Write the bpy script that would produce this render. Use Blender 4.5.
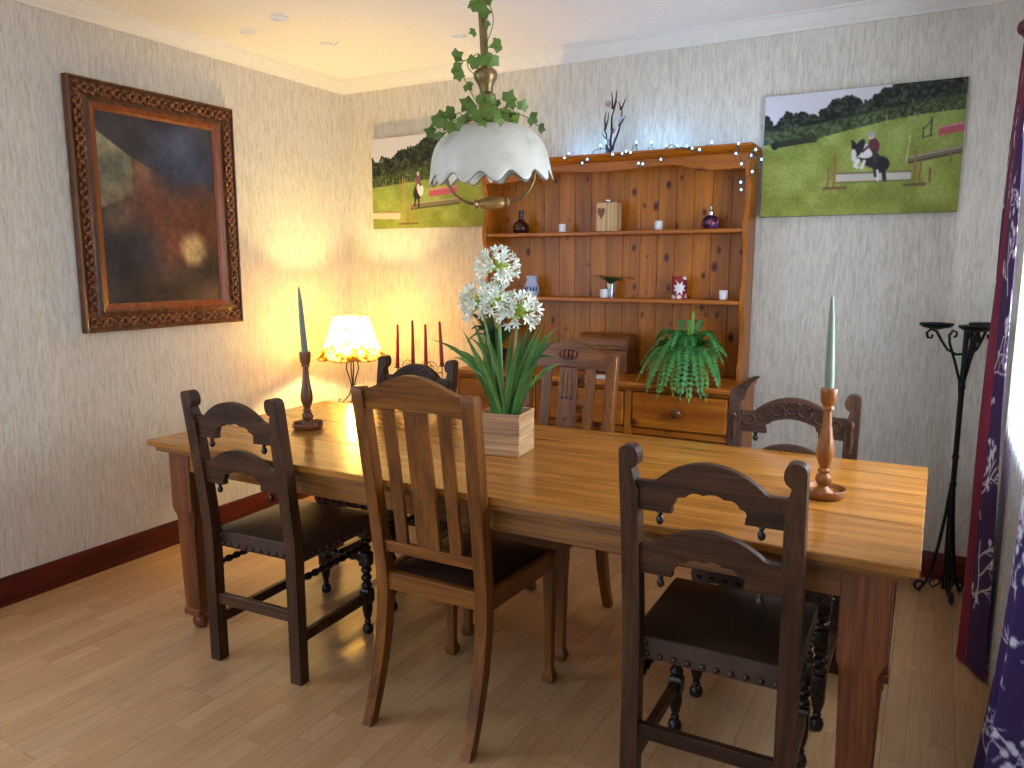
import bpy, bmesh, math, random
import numpy as np
from mathutils import Vector, Matrix
R = math.radians; PI = math.pi
random.seed(7); rng = np.random.default_rng(11)
for o in list(bpy.data.objects): bpy.data.objects.remove(o)
sc = bpy.context.scene
C = sc.collection

# ------------------------------------------------------------------ camera, world, lights, exposure
cam = bpy.data.objects.new('camera', bpy.data.cameras.new('camera'))
C.objects.link(cam); sc.camera = cam
cam.location = (3.3725, -3.8878, 1.4213)
cam.rotation_euler = (R(90 - 8.75), 0, R(29.03))
cam.data.sensor_width = 36; cam.data.lens = 27.0; cam.data.clip_start = .05

sc.view_settings.view_transform = 'Standard'; sc.view_settings.look = 'None'
sc.view_settings.gamma = 1; sc.view_settings.use_curve_mapping = False
sc.view_settings.exposure = 0.0

w = bpy.data.worlds.new('sky'); sc.world = w; w.use_nodes = True
w.node_tree.nodes['Background'].inputs[0].default_value = (.72, .86, 1.0, 1)
w.node_tree.nodes['Background'].inputs[1].default_value = 1.6

def area(name, loc, rot, sx, sy, energy, col):
    l = bpy.data.lights.new(name, 'AREA'); l.shape = 'RECTANGLE'; l.size = sx; l.size_y = sy
    l.energy = energy; l.color = col
    o = bpy.data.objects.new(name, l); C.objects.link(o); o.location = loc; o.rotation_euler = rot
    return o
# daylight outside the two windows and the added rear doors
area('daylight_right', (3.86, -1.25, 1.5), (0, R(90), 0), 1.25, 1.1, 110, (.80, .89, 1.0))
area('daylight_left', (-.14, -3.75, 1.45), (0, R(-90), 0), 1.6, 1.5, 60, (.60, .76, 1.0))
area('added_rear_daylight', (1.9, -5.36, 1.25), (R(90), 0, 0), 2.3, 2.1, 20, (.62, .77, 1.0))  # extra daylight added through the unseen rear doors

# ------------------------------------------------------------------ helpers
class MB:
    def __init__(s): s.v = []; s.f = []
    def box(s, x0, x1, y0, y1, z0, z1):
        b = len(s.v)
        s.v += [(x0,y0,z0),(x1,y0,z0),(x1,y1,z0),(x0,y1,z0),(x0,y0,z1),(x1,y0,z1),(x1,y1,z1),(x0,y1,z1)]
        s.f += [tuple(b+i for i in q) for q in ((0,3,2,1),(4,5,6,7),(0,1,5,4),(1,2,6,5),(2,3,7,6),(3,0,4,7))]
        return s
    def loft(s, rings, cap=True, closed=True):
        b = len(s.v); n = len(rings[0])
        for r in rings: s.v += [tuple(p) for p in r]
        for i in range(len(rings)-1):
            for j in range(n if closed else n-1):
                k = (j+1) % n
                s.f.append((b+i*n+j, b+i*n+k, b+(i+1)*n+k, b+(i+1)*n+j))
        if cap:
            s.f.append(tuple(b+j for j in reversed(range(n))))
            s.f.append(tuple(b+(len(rings)-1)*n+j for j in range(n)))
        return s
    def rects(s, secs):   # (z, x0, x1, y0, y1) stacked rectangles
        return s.loft([[(x0,y0,z),(x1,y0,z),(x1,y1,z),(x0,y1,z)] for z,x0,x1,y0,y1 in secs])
    def lathe(s, prof, c=(0,0,0), n=14, cap=True, scale=(1,1)):
        return s.loft([[(c[0]+r*scale[0]*math.cos(2*PI*j/n), c[1]+r*scale[1]*math.sin(2*PI*j/n), c[2]+z) for j in range(n)] for r,z in prof], cap)
    def tube(s, pts, r, n=6, cap=True):
        pts = [Vector(p) for p in pts]; rings = []; up = None
        for i,p in enumerate(pts):
            t = (pts[min(i+1,len(pts)-1)] - pts[max(i-1,0)])
            if t.length < 1e-9: t = Vector((0,0,1))
            t.normalize()
            if up is None: up = t.orthogonal().normalized()
            u = up - t*up.dot(t)
            if u.length < 1e-6: u = t.orthogonal()
            u.normalize(); up = u; v = t.cross(u)
            rr = r[i] if isinstance(r,(list,tuple)) else r
            rings.append([p + (u*math.cos(2*PI*j/n)+v*math.sin(2*PI*j/n))*rr for j in range(n)])
        return s.loft(rings, cap)
    def prism(s, outline, axis, d0, d1, fn=None):   # outline in the plane normal to the axis
        n = len(outline); b = len(s.v)
        for d in (d0, d1):
            for a,c in outline:
                p = {'x':(d,a,c),'y':(a,d,c),'z':(a,c,d)}[axis]
                s.v.append(fn(p) if fn else p)
        s.f.append(tuple(b+i for i in reversed(range(n)))); s.f.append(tuple(b+n+i for i in range(n)))
        for i in range(n):
            k = (i+1) % n; s.f.append((b+i, b+k, b+n+k, b+n+i))
        return s
    def sphere(s, c, r, n=8, m=6, sz=1):
        return s.loft([[(c[0]+r*math.sin(PI*i/m)*math.cos(2*PI*j/n), c[1]+r*math.sin(PI*i/m)*math.sin(2*PI*j/n), c[2]-r*sz*math.cos(PI*i/m)) for j in range(n)]
                       for i in [.12]+list(range(1,m))+[m-.12]])
    def add(s, o, M=None):
        b = len(s.v)
        s.v += [tuple(M @ Vector(p)) for p in o.v] if M else list(o.v)
        s.f += [tuple(b+i for i in q) for q in o.f]
        return s
    def mesh(s, name, mat, bevel=0, smooth=35, seg=1):
        bm = bmesh.new()
        vs = [bm.verts.new(p) for p in s.v]
        for q in s.f:
            try: bm.faces.new([vs[i] for i in q])
            except ValueError: pass
        bmesh.ops.recalc_face_normals(bm, faces=bm.faces)
        if bevel:
            es = [e for e in bm.edges if len(e.link_faces) == 2 and e.calc_face_angle(0) > R(28)]
            bmesh.ops.bevel(bm, geom=es, offset=bevel, segments=seg, affect='EDGES', profile=.6, clamp_overlap=True)
        me = bpy.data.meshes.new(name); bm.to_mesh(me); bm.free()
        if smooth:
            me.polygons.foreach_set('use_smooth', [True]*len(me.polygons)); me.set_sharp_from_angle(angle=R(smooth))
        me.materials.append(mat)
        return me
    def build(s, name, mat, parent=None, bevel=0, smooth=35, loc=None, rot=None, seg=1):
        return link(name, s.mesh(name, mat, bevel, smooth, seg), parent, loc, rot)
def link(name, me, parent=None, loc=None, rot=None):
    o = bpy.data.objects.new(name, me); C.objects.link(o)
    if parent: o.parent = parent
    if loc: o.location = loc
    if rot: o.rotation_euler = rot
    return o
def tag(o, label, cat, group=None):
    o['label'] = label; o['category'] = cat
    if group: o['group'] = group
    return o
def thing(name, label, cat, loc=(0,0,0), rz=0, group=None):
    o = bpy.data.objects.new(name, None); C.objects.link(o); o.empty_display_size = .1
    o.location = loc; o.rotation_euler = (0,0,rz)
    return tag(o, label, cat, group)
def struct(o, label=None):
    o['kind'] = 'structure'
    if label: o['label'] = label
    return o
def stuff(o): o['kind'] = 'stuff'; return o
def copy_tree(o, parent=None):
    c = o.copy(); C.objects.link(c); c.parent = parent
    for ch in list(o.children): copy_tree(ch, c)
    return c
def arc(cx, cy, r, a0, a1, n, ry=None):
    ry = r if ry is None else ry
    return [(cx+r*math.cos(R(a0+(a1-a0)*i/n)), cy+ry*math.sin(R(a0+(a1-a0)*i/n))) for i in range(n+1)]
def bez(p0, p1, p2, n=10):
    p0,p1,p2 = Vector(p0),Vector(p1),Vector(p2)
    return [p0*(1-t)**2 + p1*2*t*(1-t) + p2*t*t for t in [i/n for i in range(n+1)]]
def spiral(cx, cz, r0, r1, a0, turns, n=18):
    return [(cx+(r0+(r1-r0)*i/n)*math.cos(a0+2*PI*turns*i/n), cz+(r0+(r1-r0)*i/n)*math.sin(a0+2*PI*turns*i/n)) for i in range(n+1)]

# ------------------------------------------------------------------ materials
def lin(c):
    return tuple((x/12.92 if x <= .04045 else ((x+.055)/1.055)**2.4) for x in c)
def srgb(r,g,b): return lin((r/255,g/255,b/255))+(1,)
def newmat(name):
    m = bpy.data.materials.new(name); m.use_nodes = True
    nt = m.node_tree; return m, nt, nt.nodes['Principled BSDF']
def N(nt, t, **kw):
    n = nt.nodes.new(t)
    for k,v in kw.items(): setattr(n, k, v)
    return n
def ramp(nt, stops):
    r = N(nt, 'ShaderNodeValToRGB'); e = r.color_ramp.elements
    while len(e) < len(stops): e.new(.5)
    for i,(p,c) in enumerate(stops): e[i].position = p; e[i].color = c
    return r
def plain(name, col, rough=.5, metal=0, var=.12, vscale=30, bump=0, spec=.5, trans=0, sheen=0):
    m, nt, b = newmat(name)
    tc = N(nt,'ShaderNodeTexCoord'); no = N(nt,'ShaderNodeTexNoise'); no.inputs['Scale'].default_value = vscale; no.inputs['Detail'].default_value = 4
    nt.links.new(tc.outputs['Object'], no.inputs['Vector'])
    c = Vector(col[:3])
    r = ramp(nt, [(.3, tuple(c*(1-var))+(1,)), (.7, tuple(Vector([min(1,x) for x in c*(1+var)]))+(1,))])
    nt.links.new(no.outputs['Fac'], r.inputs[0]); nt.links.new(r.outputs[0], b.inputs['Base Color'])
    b.inputs['Roughness'].default_value = rough; b.inputs['Metallic'].default_value = metal
    b.inputs['Specular IOR Level'].default_value = spec
    if trans: b.inputs['Transmission Weight'].default_value = trans
    if bump:
        bp = N(nt,'ShaderNodeBump'); bp.inputs['Strength'].default_value = bump; bp.inputs['Distance'].default_value = .004
        nt.links.new(no.outputs['Fac'], bp.inputs['Height']); nt.links.new(bp.outputs[0], b.inputs['Normal'])
    return m
def wood(name, dark, light, axis='z', rough=.4, scale=1.0, spec=.4, knots=0, streak=.35):
    m, nt, b = newmat(name); L = nt.links.new
    tc = N(nt,'ShaderNodeTexCoord'); oi = N(nt,'ShaderNodeObjectInfo')
    mul = N(nt,'ShaderNodeVectorMath', operation='SCALE'); mul.inputs[0].default_value = (7.3,3.1,5.7); L(oi.outputs['Random'], mul.inputs['Scale'])
    ad = N(nt,'ShaderNodeVectorMath', operation='ADD'); L(tc.outputs['Object'], ad.inputs[0]); L(mul.outputs[0], ad.inputs[1])
    mp = N(nt,'ShaderNodeMapping'); s = [16*scale]*3; s['xyz'.index(axis)] = 1.5*scale; mp.inputs['Scale'].default_value = s
    L(ad.outputs[0], mp.inputs['Vector'])
    n1 = N(nt,'ShaderNodeTexNoise'); n1.inputs['Scale'].default_value = 1.2; n1.inputs['Detail'].default_value = 5; n1.inputs['Distortion'].default_value = .9
    L(mp.outputs[0], n1.inputs['Vector'])
    r1 = ramp(nt, [(.28,dark),(.52,tuple((a+c)/2 for a,c in zip(dark,light))),(.74,light)]); L(n1.outputs['Fac'], r1.inputs[0])
    mp2 = N(nt,'ShaderNodeMapping'); s2 = [130*scale]*3; s2['xyz'.index(axis)] = 4*scale; mp2.inputs['Scale'].default_value = s2
    L(ad.outputs[0], mp2.inputs['Vector'])
    n2 = N(nt,'ShaderNodeTexNoise'); n2.inputs['Scale'].default_value = 1; n2.inputs['Detail'].default_value = 3
    L(mp2.outputs[0], n2.inputs['Vector'])
    r2 = ramp(nt, [(.36,(1-streak,)*3+(1,)),(.6,(1,1,1,1))]); L(n2.outputs['Fac'], r2.inputs[0])
    mx = N(nt,'ShaderNodeMix', data_type='RGBA', blend_type='MULTIPLY'); mx.inputs['Factor'].default_value = 1
    L(r1.outputs[0], mx.inputs['A']); L(r2.outputs[0], mx.inputs['B'])
    out = mx.outputs['Result']
    if knots:
        se = N(nt,'ShaderNodeSeparateXYZ'); L(ad.outputs[0], se.inputs[0]); cmb = N(nt,'ShaderNodeCombineXYZ'); L(se.outputs['X' if axis == 'z' else 'Z'], cmb.inputs[0]); L(se.outputs['Z' if axis == 'z' else 'X'], cmb.inputs[1])
        mk = N(nt,'ShaderNodeMapping'); mk.inputs['Scale'].default_value = (11,6.5,1); L(cmb.outputs[0], mk.inputs['Vector'])
        vo = N(nt,'ShaderNodeTexVoronoi', voronoi_dimensions='2D'); vo.inputs['Scale'].default_value = knots; L(mk.outputs[0], vo.inputs['Vector'])
        rnd_ = N(nt,'ShaderNodeSeparateColor'); L(vo.outputs['Color'], rnd_.inputs[0]); mm = N(nt,'ShaderNodeMath', operation='MULTIPLY_ADD'); L(rnd_.outputs[0], mm.inputs[0]); mm.inputs[1].default_value = .20; mm.inputs[2].default_value = -.05; dd = N(nt,'ShaderNodeMath', operation='ADD'); L(vo.outputs['Distance'], dd.inputs[0]); L(mm.outputs[0], dd.inputs[1])
        rk = ramp(nt, [(.05,(.12,.05,.02,1)),(.085,(.40,.24,.14,1)),(.17,(1,1,1,1))]); L(dd.outputs[0], rk.inputs[0])
        mk2 = N(nt,'ShaderNodeMix', data_type='RGBA', blend_type='MULTIPLY'); mk2.inputs['Factor'].default_value = 1
        L(out, mk2.inputs['A']); L(rk.outputs[0], mk2.inputs['B']); out = mk2.outputs['Result']
    hv = N(nt,'ShaderNodeHueSaturation'); mr = N(nt,'ShaderNodeMapRange'); mr.inputs['To Min'].default_value = .91; mr.inputs['To Max'].default_value = 1.09
    L(oi.outputs['Random'], mr.inputs['Value']); L(mr.outputs[0], hv.inputs['Value']); L(out, hv.inputs['Color'])
    L(hv.outputs[0], b.inputs['Base Color'])
    b.inputs['Roughness'].default_value = rough; b.inputs['Specular IOR Level'].default_value = spec
    bp = N(nt,'ShaderNodeBump'); bp.inputs['Strength'].default_value = .12; bp.inputs['Distance'].default_value = .002
    L(n2.outputs['Fac'], bp.inputs['Height']); L(bp.outputs[0], b.inputs['Normal'])
    return m
def vcol(name, rough=.6, spec=.3, bump=0, bscale=300):
    m, nt, b = newmat(name)
    a = N(nt,'ShaderNodeAttribute', attribute_name='print'); nt.links.new(a.outputs['Color'], b.inputs['Base Color'])
    b.inputs['Roughness'].default_value = rough; b.inputs['Specular IOR Level'].default_value = spec
    if bump:
        no = N(nt,'ShaderNodeTexNoise'); no.inputs['Scale'].default_value = bscale; tc = N(nt,'ShaderNodeTexCoord'); nt.links.new(tc.outputs['Object'], no.inputs['Vector'])
        bp = N(nt,'ShaderNodeBump'); bp.inputs['Strength'].default_value = bump; bp.inputs['Distance'].default_value = .003
        nt.links.new(no.outputs['Fac'], bp.inputs['Height']); nt.links.new(bp.outputs[0], b.inputs['Normal'])
    return m
def emit(name, col, strength):
    m, nt, b = newmat(name)
    b.inputs['Base Color'].default_value = col; b.inputs['Emission Color'].default_value = col; b.inputs['Emission Strength'].default_value = strength
    return m

def wallpaper():
    m, nt, b = newmat('wallpaper'); L = nt.links.new
    tc = N(nt,'ShaderNodeTexCoord')
    mp = N(nt,'ShaderNodeMapping'); mp.inputs['Scale'].default_value = (120,120,13); L(tc.outputs['Object'], mp.inputs['Vector'])
    n1 = N(nt,'ShaderNodeTexNoise'); n1.inputs['Scale'].default_value = 1; n1.inputs['Detail'].default_value = 3; n1.inputs['Distortion'].default_value = 1.1; L(mp.outputs[0], n1.inputs['Vector'])
    mp2 = N(nt,'ShaderNodeMapping'); mp2.inputs['Scale'].default_value = (48,48,5); L(tc.outputs['Object'], mp2.inputs['Vector'])
    n2 = N(nt,'ShaderNodeTexNoise'); n2.inputs['Scale'].default_value = 1; n2.inputs['Detail'].default_value = 4; L(mp2.outputs[0], n2.inputs['Vector'])
    a = N(nt,'ShaderNodeMath', operation='ADD'); n2s = N(nt,'ShaderNodeMath', operation='MULTIPLY'); n2s.inputs[1].default_value = .4; L(n2.outputs['Fac'], n2s.inputs[0]); L(n1.outputs['Fac'], a.inputs[0]); L(n2s.outputs[0], a.inputs[1])
    r = ramp(nt, [(.26, srgb(190,183,168)), (.36, srgb(210,204,191)), (.48, srgb(222,217,206))])
    h = N(nt,'ShaderNodeMath', operation='MULTIPLY'); h.inputs[1].default_value = .5; L(a.outputs[0], h.inputs[0]); L(h.outputs[0], r.inputs[0])
    L(r.outputs[0], b.inputs['Base Color']); b.inputs['Roughness'].default_value = .62; b.inputs['Specular IOR Level'].default_value = .35
    bp = N(nt,'ShaderNodeBump'); bp.inputs['Strength'].default_value = .42; bp.inputs['Distance'].default_value = .004
    L(h.outputs[0], bp.inputs['Height']); L(bp.outputs[0], b.inputs['Normal'])
    return m
def laminate():
    m, nt, b = newmat('laminate'); L = nt.links.new
    tc = N(nt,'ShaderNodeTexCoord'); oi = N(nt,'ShaderNodeObjectInfo'); sp = N(nt,'ShaderNodeSeparateXYZ'); L(tc.outputs['Object'], sp.inputs[0])
    def M(op, a, c=None):
        n = N(nt,'ShaderNodeMath', operation=op)
        for i,x in enumerate((a,c)):
            if x is None: continue
            if isinstance(x,(int,float)): n.inputs[i].default_value = x
            else: L(x, n.inputs[i])
        return n.outputs[0]
    xs = M('DIVIDE', M('ADD', sp.outputs['X'], .0975), .065); strip = M('FLOOR', xs)
    ys = M('ADD', M('DIVIDE', sp.outputs['Y'], .52), M('ADD', M('MULTIPLY', strip, .37), M('MULTIPLY', oi.outputs['Random'], 5.0)))
    seg = M('FLOOR', ys)
    cb = N(nt,'ShaderNodeCombineXYZ'); L(strip, cb.inputs[0]); L(seg, cb.inputs[1]); L(M('MULTIPLY', oi.outputs['Random'], 91.7), cb.inputs[2])
    wn = N(nt,'ShaderNodeTexWhiteNoise'); wn.noise_dimensions = '3D'; L(cb.outputs[0], wn.inputs['Vector'])
    r = ramp(nt, [(0, srgb(180,136,93)), (.5, srgb(186,143,100)), (1, srgb(193,151,108))]); L(wn.outputs['Value'], r.inputs[0])
    mp = N(nt,'ShaderNodeMapping'); mp.inputs['Scale'].default_value = (70,5,1); ad = N(nt,'ShaderNodeVectorMath', operation='ADD')
    L(tc.outputs['Object'], ad.inputs[0]); L(wn.outputs['Color'], ad.inputs[1]); L(ad.outputs[0], mp.inputs['Vector'])
    no = N(nt,'ShaderNodeTexNoise'); no.inputs['Scale'].default_value = 1; no.inputs['Detail'].default_value = 4; no.inputs['Distortion'].default_value = .6; L(mp.outputs[0], no.inputs['Vector'])
    r2 = ramp(nt, [(.3,(.87,.85,.83,1)),(.62,(1,1,1,1))]); L(no.outputs['Fac'], r2.inputs[0])
    mx = N(nt,'ShaderNodeMix', data_type='RGBA', blend_type='MULTIPLY'); mx.inputs['Factor'].default_value = 1; L(r.outputs[0], mx.inputs['A']); L(r2.outputs[0], mx.inputs['B'])
    fx = M('ABSOLUTE', M('SUBTRACT', M('FRACT', xs), .5)); fy = M('ABSOLUTE', M('SUBTRACT', M('FRACT', ys), .5))
    edge = M('MAXIMUM', M('GREATER_THAN', fx, .482), M('GREATER_THAN', fy, .4965))
    mx2 = N(nt,'ShaderNodeMix', data_type='RGBA', blend_type='MULTIPLY'); L(M('MULTIPLY', edge, .18), mx2.inputs['Factor']); L(mx.outputs['Result'], mx2.inputs['A']); mx2.inputs['B'].default_value = srgb(120,80,50)
    L(mx2.outputs['Result'], b.inputs['Base Color']); b.inputs['Roughness'].default_value = .27; b.inputs['Specular IOR Level'].default_value = .5
    return m

OAKD, OAKL = srgb(104,60,26), srgb(178,116,58)
M_wall = wallpaper(); M_floor = laminate()
M_coving = plain('white_paint', srgb(226,222,214), .55, var=.03)
M_ceil = plain('plaster', srgb(236,233,232), .8, var=.04, vscale=60, bump=.35)
M_skirt = wood('mahogany', srgb(66,20,14), srgb(112,40,26), 'y', .3)
M_skirtx = wood('mahogany_across', srgb(66,20,14), srgb(112,40,26), 'x', .3)
M_tab = wood('oak_top', srgb(148,91,32), srgb(192,128,54), 'x', .22, 1.0, .5, streak=.3)
M_tabx = wood('oak_apron', srgb(108,66,28), srgb(164,108,52), 'x', .3)
M_taby = wood('oak_apron_side', srgb(108,66,28), srgb(164,108,52), 'y', .3)
M_tabz = wood('oak_leg', srgb(98,50,28), srgb(150,88,52), 'z', .3)
M_oakz = wood('oak_upright', srgb(86,45,10), srgb(148,88,28), 'z', .32)
M_oakx = wood('oak_rail', srgb(86,45,10), srgb(148,88,28), 'x', .32)
M_oaky = wood('oak_side_rail', srgb(86,45,10), srgb(148,88,28), 'y', .32)
M_dkz = wood('dark_oak_upright', srgb(42,25,15), srgb(92,59,37), 'z', .42, 1.2, .25)
M_dkx = wood('dark_oak_rail', srgb(42,25,15), srgb(92,59,37), 'x', .42, 1.2, .25)
M_dkt = wood('black_oak_turned', srgb(22,15,12), srgb(48,33,26), 'z', .25, 1.2)
M_hide = plain('brown_hide', srgb(56,40,26), .34, var=.45, vscale=9, bump=.25, spec=.6)
M_hideband = plain('hide_band', srgb(64,40,28), .5, var=.3, vscale=25, bump=.3)
M_stud = plain('stud', srgb(70,56,44), .3, .8)
M_black_leather = plain('dark_leather', srgb(46,28,20), .4, var=.3, vscale=14, bump=.2)
M_pine = wood('knotty_pine', srgb(152,82,6), srgb(198,120,18), 'z', .35, .8, knots=1.0, streak=.2)
M_pinex = wood('pine_rail', srgb(146,74,10), srgb(192,114,26), 'x', .33, .8, knots=.6, streak=.22)
M_pinez = wood('pine_stile', srgb(146,74,10), srgb(192,114,26), 'z', .33, .8, streak=.22)
M_brass = plain('aged_brass', srgb(132,108,70), .38, .75)
M_iron = plain('black_iron', srgb(22,22,24), .45, .4)
M_wire = plain('bronze_wire', srgb(70,54,36), .4, .7)
M_greencandle = plain('sage_wax', srgb(112,124,104), .45, var=.05)
M_redcandle = plain('red_wax', srgb(138,20,22), .4, var=.08)
M_whitewax = plain('white_wax', srgb(222,222,226), .4, var=.04)
M_turn = wood('candlestick_wood', srgb(124,66,20), srgb(182,112,44), 'z', .28)
M_turnd = wood('candlestick_brown_wood', srgb(96,54,30), srgb(150,92,54), 'z', .28)
M_planter = wood('pale_crate_wood', srgb(190,142,94), srgb(226,186,138), 'x', .55)
M_plantery = wood('pale_crate_wood_side', srgb(190,142,94), srgb(226,186,138), 'y', .55)
M_planterd = wood('pale_crate_grey_board', srgb(168,126,90), srgb(208,164,124), 'x', .55)
M_soil = plain('gravel', srgb(92,84,70), .9, var=.6, vscale=120, bump=.6)
M_leaf = plain('strap_leaf', srgb(74,116,46), .45, var=.35, vscale=12)
M_leafd = plain('dark_leaf', srgb(34,74,34), .5, var=.35, vscale=16)
M_stem = plain('pale_stem', srgb(110,146,96), .5, var=.15)
M_petal = plain('white_petal', srgb(236,240,226), .55, var=.05)
M_petalg = plain('green_throat', srgb(180,200,90), .55, var=.15)
M_ivy = plain('ivy_leaf', srgb(86,112,30), .5, var=.4, vscale=22)
M_vine = plain('vine', srgb(92,100,50), .6)
M_fern = plain('fern_leaf', srgb(58,124,58), .5, var=.3, vscale=20)
M_fernl = plain('fern_leaf_light', srgb(116,150,52), .5, var=.25, vscale=20)
M_fern2 = plain('fern_leaf_pale', srgb(84,146,66), .5, var=.3, vscale=20)
M_pot = plain('dark_blue_pot', srgb(24,24,38), .3)
M_silver = plain('silver', srgb(190,196,200), .22, .9, var=.05)

# ------------------------------------------------------------------ room shell
XR, YB, YF, ZC = 3.66, 0.0, -5.2, 2.55
T = .12
fl = struct(MB().box(-T, XR+T, YF-T, YB+T, -.06, -.012).build('floor', plain('underlay', srgb(90,70,50), .9)), 'floor of pale oak laminate boards')
bcache = {}
ncol = 19; bw = .195
for i in range(ncol):
    x0 = i*bw; wd = min(bw, XR - x0)
    y = YB + ((i*.47) % 1.28) if i else YB + .3
    while y > YF:
        a = min(y, YB); c = max(y-1.28, YF); y -= 1.28
        if a - c < .01: continue
        key = (round(a-c,3), round(wd,3))
        if key not in bcache:
            h = (a-c)/2
            bcache[key] = MB().box(-bw/2+.0004, -bw/2+wd-.0004, -h+.0004, h-.0004, -.012, 0).mesh('floor_board', M_floor, 0, 0)
        link('floor_board', bcache[key], fl, (x0+bw/2, (a+c)/2, 0))

def wall_with_hole(name, axis, pos, thick, a0, a1, hole, label):
    # wall in plane axis=pos, spanning a0..a1 and full height; hole (h0,h1,z0,z1)
    mb = MB(); lo, hi = min(pos,pos+thick), max(pos,pos+thick)
    segs = [(a0,a1,0,ZC)] if hole is None else [(a0,hole[0],0,ZC),(hole[1],a1,0,ZC),(hole[0],hole[1],0,hole[2]),(hole[0],hole[1],hole[3],ZC)]
    for s0,s1,z0,z1 in segs:
        if s1-s0 < 1e-4 or z1-z0 < 1e-4: continue
        if axis == 'x': mb.box(lo,hi,s0,s1,z0,z1)
        else: mb.box(s0,s1,lo,hi,z0,z1)
    return struct(mb.build(name, M_wall, smooth=0), label)
wall_with_hole('wall_back','y',YB,T,-T,XR+T,None,'cream streaked wallpaper wall behind the pine dresser')
wall_with_hole('wall_left','x',0,-T,YF,YB,(-4.55,-2.95,.75,2.15),'cream streaked wallpaper wall carrying the framed oil painting')
wall_with_hole('wall_right','x',XR,T,YF,YB,(-1.8,-.7,.86,2.12),'wallpapered wall with the curtained window')
wall_with_hole('wall_front','y',YF,-T,-T,XR+T,(.75,3.05,.0,2.2),'wallpapered wall behind the viewer with opening for the added glazed doors')
ce = struct(MB().box(-T,XR+T,YF-T,YB+T,ZC,ZC+.08).build('ceiling', M_ceil, smooth=0), 'pale textured plaster ceiling')
# relief fans combed into the ceiling plaster
def plaster_fan(x, y, rz, s):
    mb = MB()
    for k in range(5):
        a = R(-46+23*k); pts = [(t*s*math.sin(a), t*s*math.cos(a), -.001-.0035*math.sin(PI*min(1,t*1.05))) for t in (.12,.35,.6,.85,1)]
        mb.tube(pts, [.002,.004,.005,.004,.001], 5)
    mb.build('plaster_fan', M_ceil, ce, loc=(x,y,ZC), rot=(0,0,rz))
for x,y,rz,s in ((.656,-1.10,2.5,.10),(.36,-1.02,2.6,.09),(.53,-.67,3.4,.08),(1.25,-1.2,2.2,.09),(1.5,-.8,3.2,.09),(2.1,-.7,2.9,.09),(2.6,-1.0,2.5,.09),(1.2,-.45,3.0,.08)):
    plaster_fan(x,y,rz,s)

# coving: concave quarter profile
cv = [(0,0),(.012,-.0),(.014,.006),(.022,.012),(.032,.022),(.044,.038),(.052,.052),(.058,.06),(.066,.062),(.07,.07),(0,.07)]
def coving(name, p0, p1, inward, m0, m1):
    mb = MB(); n = len(cv); rings = []
    p0, p1, inward = Vector(p0), Vector(p1), Vector(inward); d = (p1-p0).normalized()
    for p,mi in ((p0,m0),(p1,-m1)): rings.append([p + inward*a + d*a*mi + Vector((0,0,c)) for a,c in cv])
    mb.loft(rings); return struct(mb.build(name, M_coving), 'white plaster coving')
zc = ZC-.07
coving('trim_1', (0,0,zc), (XR,0,zc), (0,-1,0), 1, 1)
coving('trim_2', (0,YF,zc), (0,0,zc), (1,0,0), 1, 1)
coving('trim_3', (XR,0,zc), (XR,YF,zc), (-1,0,0), 1, 1)
bbp = [(0,0),(.02,0),(.02,.085),(.017,.095),(.013,.1),(.011,.112),(.006,.12),(0,.122)]
def baseboard(name, axis, pos, sgn, a0, a1, mat):
    mb = MB(); rings = []
    for q,mi in ((a0,1),(a1,-1)):
        rings.append([((pos+sgn*d, q, z) if axis == 'x' else (q, pos+sgn*d, z)) for d,z in bbp])
    mb.loft(rings); return struct(mb.build(name, mat), 'dark mahogany skirting board')
baseboard('baseboard_left','x',0,1,YF,-.02,M_skirt)
baseboard('baseboard_back','y',0,-1,.0,XR,M_skirtx)
baseboard('baseboard_right','x',XR,-1,YF,-.02,M_skirt)

# windows
M_upvc = plain('white_frame', srgb(226,230,232), .35, var=.02)
def glass_mat():
    m, nt, b = newmat('window_glass')
    out = nt.nodes['Material Output']; tr = N(nt,'ShaderNodeBsdfTransparent'); gl = N(nt,'ShaderNodeBsdfGlossy'); gl.inputs['Roughness'].default_value = .02
    mx = N(nt,'ShaderNodeMixShader'); mx.inputs[0].default_value = .07
    nt.links.new(tr.outputs[0], mx.inputs[1]); nt.links.new(gl.outputs[0], mx.inputs[2]); nt.links.new(mx.outputs[0], out.inputs[0]); return m
M_glass = glass_mat()
def window(name, axis, pos, a0, a1, z0, z1, mullions, label, sill=0):
    o = bpy.data.objects.new(name, None); C.objects.link(o); struct(o, label)
    f = .05; d = .03
    def bx(mb, s0, s1, q0, q1, dd=d):
        return mb.box(pos-dd, pos+dd, s0, s1, q0, q1) if axis == 'x' else mb.box(s0, s1, pos-dd, pos+dd, q0, q1)
    mb = MB(); bx(mb,a0,a1,z0,z0+f); bx(mb,a0,a1,z1-f,z1); bx(mb,a0,a0+f,z0+f,z1-f); bx(mb,a1-f,a1,z0+f,z1-f)
    mb.build('window_frame', M_upvc, o, .004)
    e = [a0+f] + [a0+(a1-a0)*(k+1)/(mullions+1) for k in range(mullions)] + [a1-f]
    for k in range(mullions): bx(MB(),e[k+1]-.03,e[k+1]+.03,z0+f,z1-f).build('mullion', M_upvc, o, .004)
    for k in range(mullions+1):
        s0 = e[k]+(.03 if k else 0); s1 = e[k+1]-(.03 if k < mullions else 0)
        bx(MB(),s0,s1,z0+f,z1-f,.004).build('pane', M_glass, o, smooth=0)
    if sill: MB().box(XR-.03, XR+.1, a0-.04, a1+.04, z0-.03, z0).build('window_sill', M_upvc, o, .004)
window('window_1','x',XR+.085,-1.8,-.7,.86,2.12,1,'white framed window behind the net curtain',1)
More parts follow.
